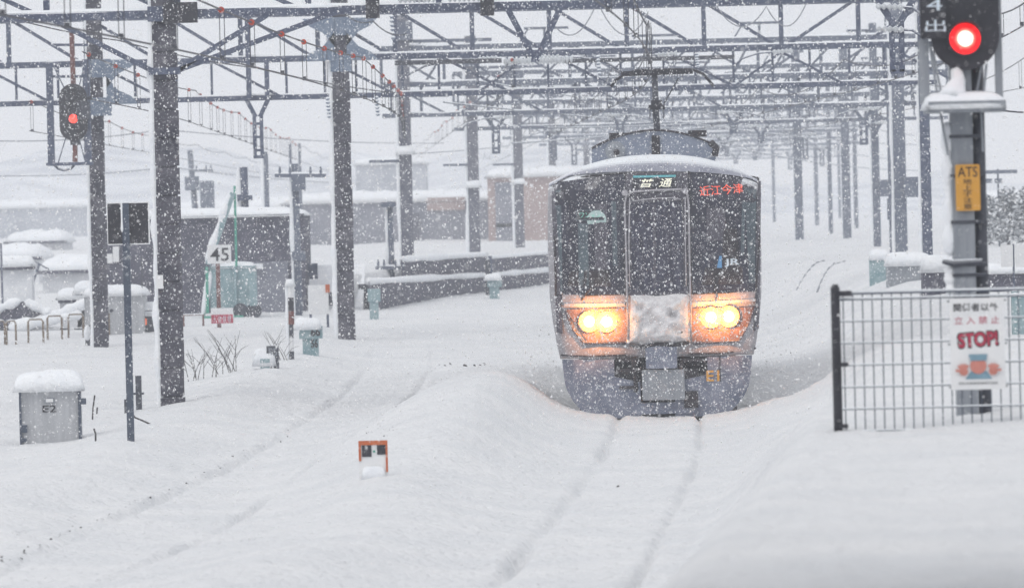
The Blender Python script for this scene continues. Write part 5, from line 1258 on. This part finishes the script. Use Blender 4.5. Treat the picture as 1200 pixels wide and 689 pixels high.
# dark debris crumbs on the ploughed edges
mb = MB(); rd = random.Random(4)
def crumb(px, py, s):
    B = hit(px, py)
    v = [Vector((rd.uniform(-1, 1), rd.uniform(-1, 1), rd.uniform(-0.2, 1))).normalized() * s * rd.uniform(0.6, 1.2) for _ in range(5)]
    mb.add([B + q + Vector((0, 0, 0.005)) for q in v], [(0, 1, 2), (0, 2, 3), (0, 3, 4), (1, 2, 3), (2, 3, 4), (0, 1, 4)])
for k in range(46):
    t = rd.random() ** 1.4; px = 2 + 340 * t; py = 661 - 152 * t + rd.gauss(0, 3.0); crumb(px, py, rd.uniform(0.006, 0.022) if px > 30 else rd.uniform(0.01, 0.03))
for k in range(16): crumb(rd.uniform(425, 470), 505 + rd.gauss(0, 4), rd.uniform(0.006, 0.014))
for px in (515, 521, 527, 545, 556, 563, 566, 569): crumb(px, 429 + rd.uniform(-1, 1), rd.uniform(0.02, 0.06))
for px, py in ((465, 478), (724, 571)): crumb(px, py, 0.02)
tag(mb.build('ballast_crumbs', 'twig'), kind='stuff', label='dark crumbs of ballast thrown up along the ruts', cat='debris')

# ================================================================== FALLING SNOW
def flakes():
    out = []
    def cone(n, ya, yb, marg):
        u = rng.random(n); Y = (ya ** 3 + (yb ** 3 - ya ** 3) * u) ** (1 / 3)
        x = (rng.random(n) - 0.5) * 2 * (600 / FPX * marg) * Y
        z = CAMZ + ((rng.random(n) * (1 + 0.3)) * 700 - 480 - 60) / FPX * Y
        keep = z > ground(x, Y) + 0.01
        return np.stack([x, Y, z], 1)[keep]
    out.append(cone(165000, 30, 80, 1.18)); out.append(cone(30000, 80, 125, 1.15)); out.append(cone(70000, 125, 280, 1.1))
    n = 3500                                    # snow whirled up round the front of the train
    sgn = np.where(rng.random(n) < 0.6, -1, 1)
    x = TX + sgn * (1.2 + rng.gamma(1.6, 0.45, n)); Y = 80.5 + rng.random(n) * 7; z = 0.1 + rng.gamma(1.5, 0.28, n)
    out.append(np.stack([x, Y, z], 1))
    n = 2500
    x = TX + rng.normal(0, 1.1, n); Y = 79.6 - rng.random(n) * 3; z = rng.random(n) * 3.8
    out.append(np.stack([x, Y, z], 1))
    for lx_ in (-0.80, 0.85):
        n = 1100; out.append(np.stack([TX + lx_ + rng.normal(0, 0.26, n), 79.85 - np.abs(rng.normal(0, 0.4, n)), 1.25 + rng.normal(0, 0.2, n)], 1))
    P = np.concatenate(out); P = P[P[:, 2] > ground(P[:, 0], P[:, 1])]
    # keep flakes out of the train body
    inside = (np.abs(P[:, 0] - TX - (P[:, 1] - TY) * TX / TY) < 1.5) & (P[:, 1] > TY - 0.12) & (P[:, 1] < 100) & (P[:, 2] < 3.6)
    P = P[~inside]
    n = len(P); r = np.clip(rng.lognormal(math.log(0.0026), 0.6, n), 0.0017, 0.012)
    r = r * np.clip(P[:, 1] / 60, 0.55, 1.25) * (1 + 3.2 * sstep(105, 220, P[:, 1]))
    base = np.array([[1, 1, 1], [1, -1, -1], [-1, 1, -1], [-1, -1, 1]], float) * 0.85
    ang = rng.random((n, 3)) * 6.283
    def rot(a, i, j, V):
        c, s = np.cos(a)[:, None], np.sin(a)[:, None]; V = V.copy(); A = V[:, :, i].copy(); Bv = V[:, :, j].copy()
        V[:, :, i] = c * A - s * Bv; V[:, :, j] = s * A + c * Bv; return V
    V = np.repeat(base[None], n, 0); V = rot(ang[:, 0], 0, 1, V); V = rot(ang[:, 1], 1, 2, V); V = rot(ang[:, 2], 0, 2, V)
    V[:, :, 2] *= 1.25
    V = V * r[:, None, None] + P[:, None, :]
    tri = np.array([[0, 1, 2], [0, 3, 1], [0, 2, 3], [1, 3, 2]])
    Fc = (np.arange(n)[:, None, None] * 4 + tri[None]).reshape(-1, 3).astype(np.int32)
    me = fast_mesh('falling_snow', V.reshape(-1, 3).astype(np.float32), Fc, 3)
    m = bpy.data.materials.new('snowflake'); m.use_nodes = True
    nn = m.node_tree.nodes; ll = m.node_tree.links; nn.remove(nn['Principled BSDF'])
    d1 = nn.new('ShaderNodeBsdfDiffuse'); d2 = nn.new('ShaderNodeBsdfTranslucent'); mm = nn.new('ShaderNodeMixShader')
    for q in (d1, d2): q.inputs['Color'].default_value = (0.995, 0.995, 1.0, 1)
    mm.inputs[0].default_value = 0.0; ll.new(d1.outputs[0], mm.inputs[1]); ll.new(d2.outputs[0], mm.inputs[2]); ll.new(mm.outputs[0], nn['Material Output'].inputs[0])
    me.materials.append(m); o = bpy.data.objects.new('falling_snow', me); C.objects.link(o)
    tag(o, kind='stuff', label='white snowflakes falling through the whole scene', cat='snow')
flakes()

# ================================================================== HAZE
hz = MB().box((0, 205, 6.0), (190, 470, 20)).build('haze', 'snow')
hm = bpy.data.materials.new('snowy air'); hm.use_nodes = True; n = hm.node_tree.nodes; n.remove(n['Principled BSDF'])
pv = n.new('ShaderNodeVolumePrincipled'); pv.inputs['Color'].default_value = (0.92, 0.95, 1.0, 1); pv.inputs['Density'].default_value = 0.0015; pv.inputs['Anisotropy'].default_value = 0.2
hm.node_tree.links.new(pv.outputs[0], n['Material Output'].inputs['Volume'])
hz.data.materials.clear(); hz.data.materials.append(hm); tag(hz, kind='stuff', label='pale snowy air', cat='haze')
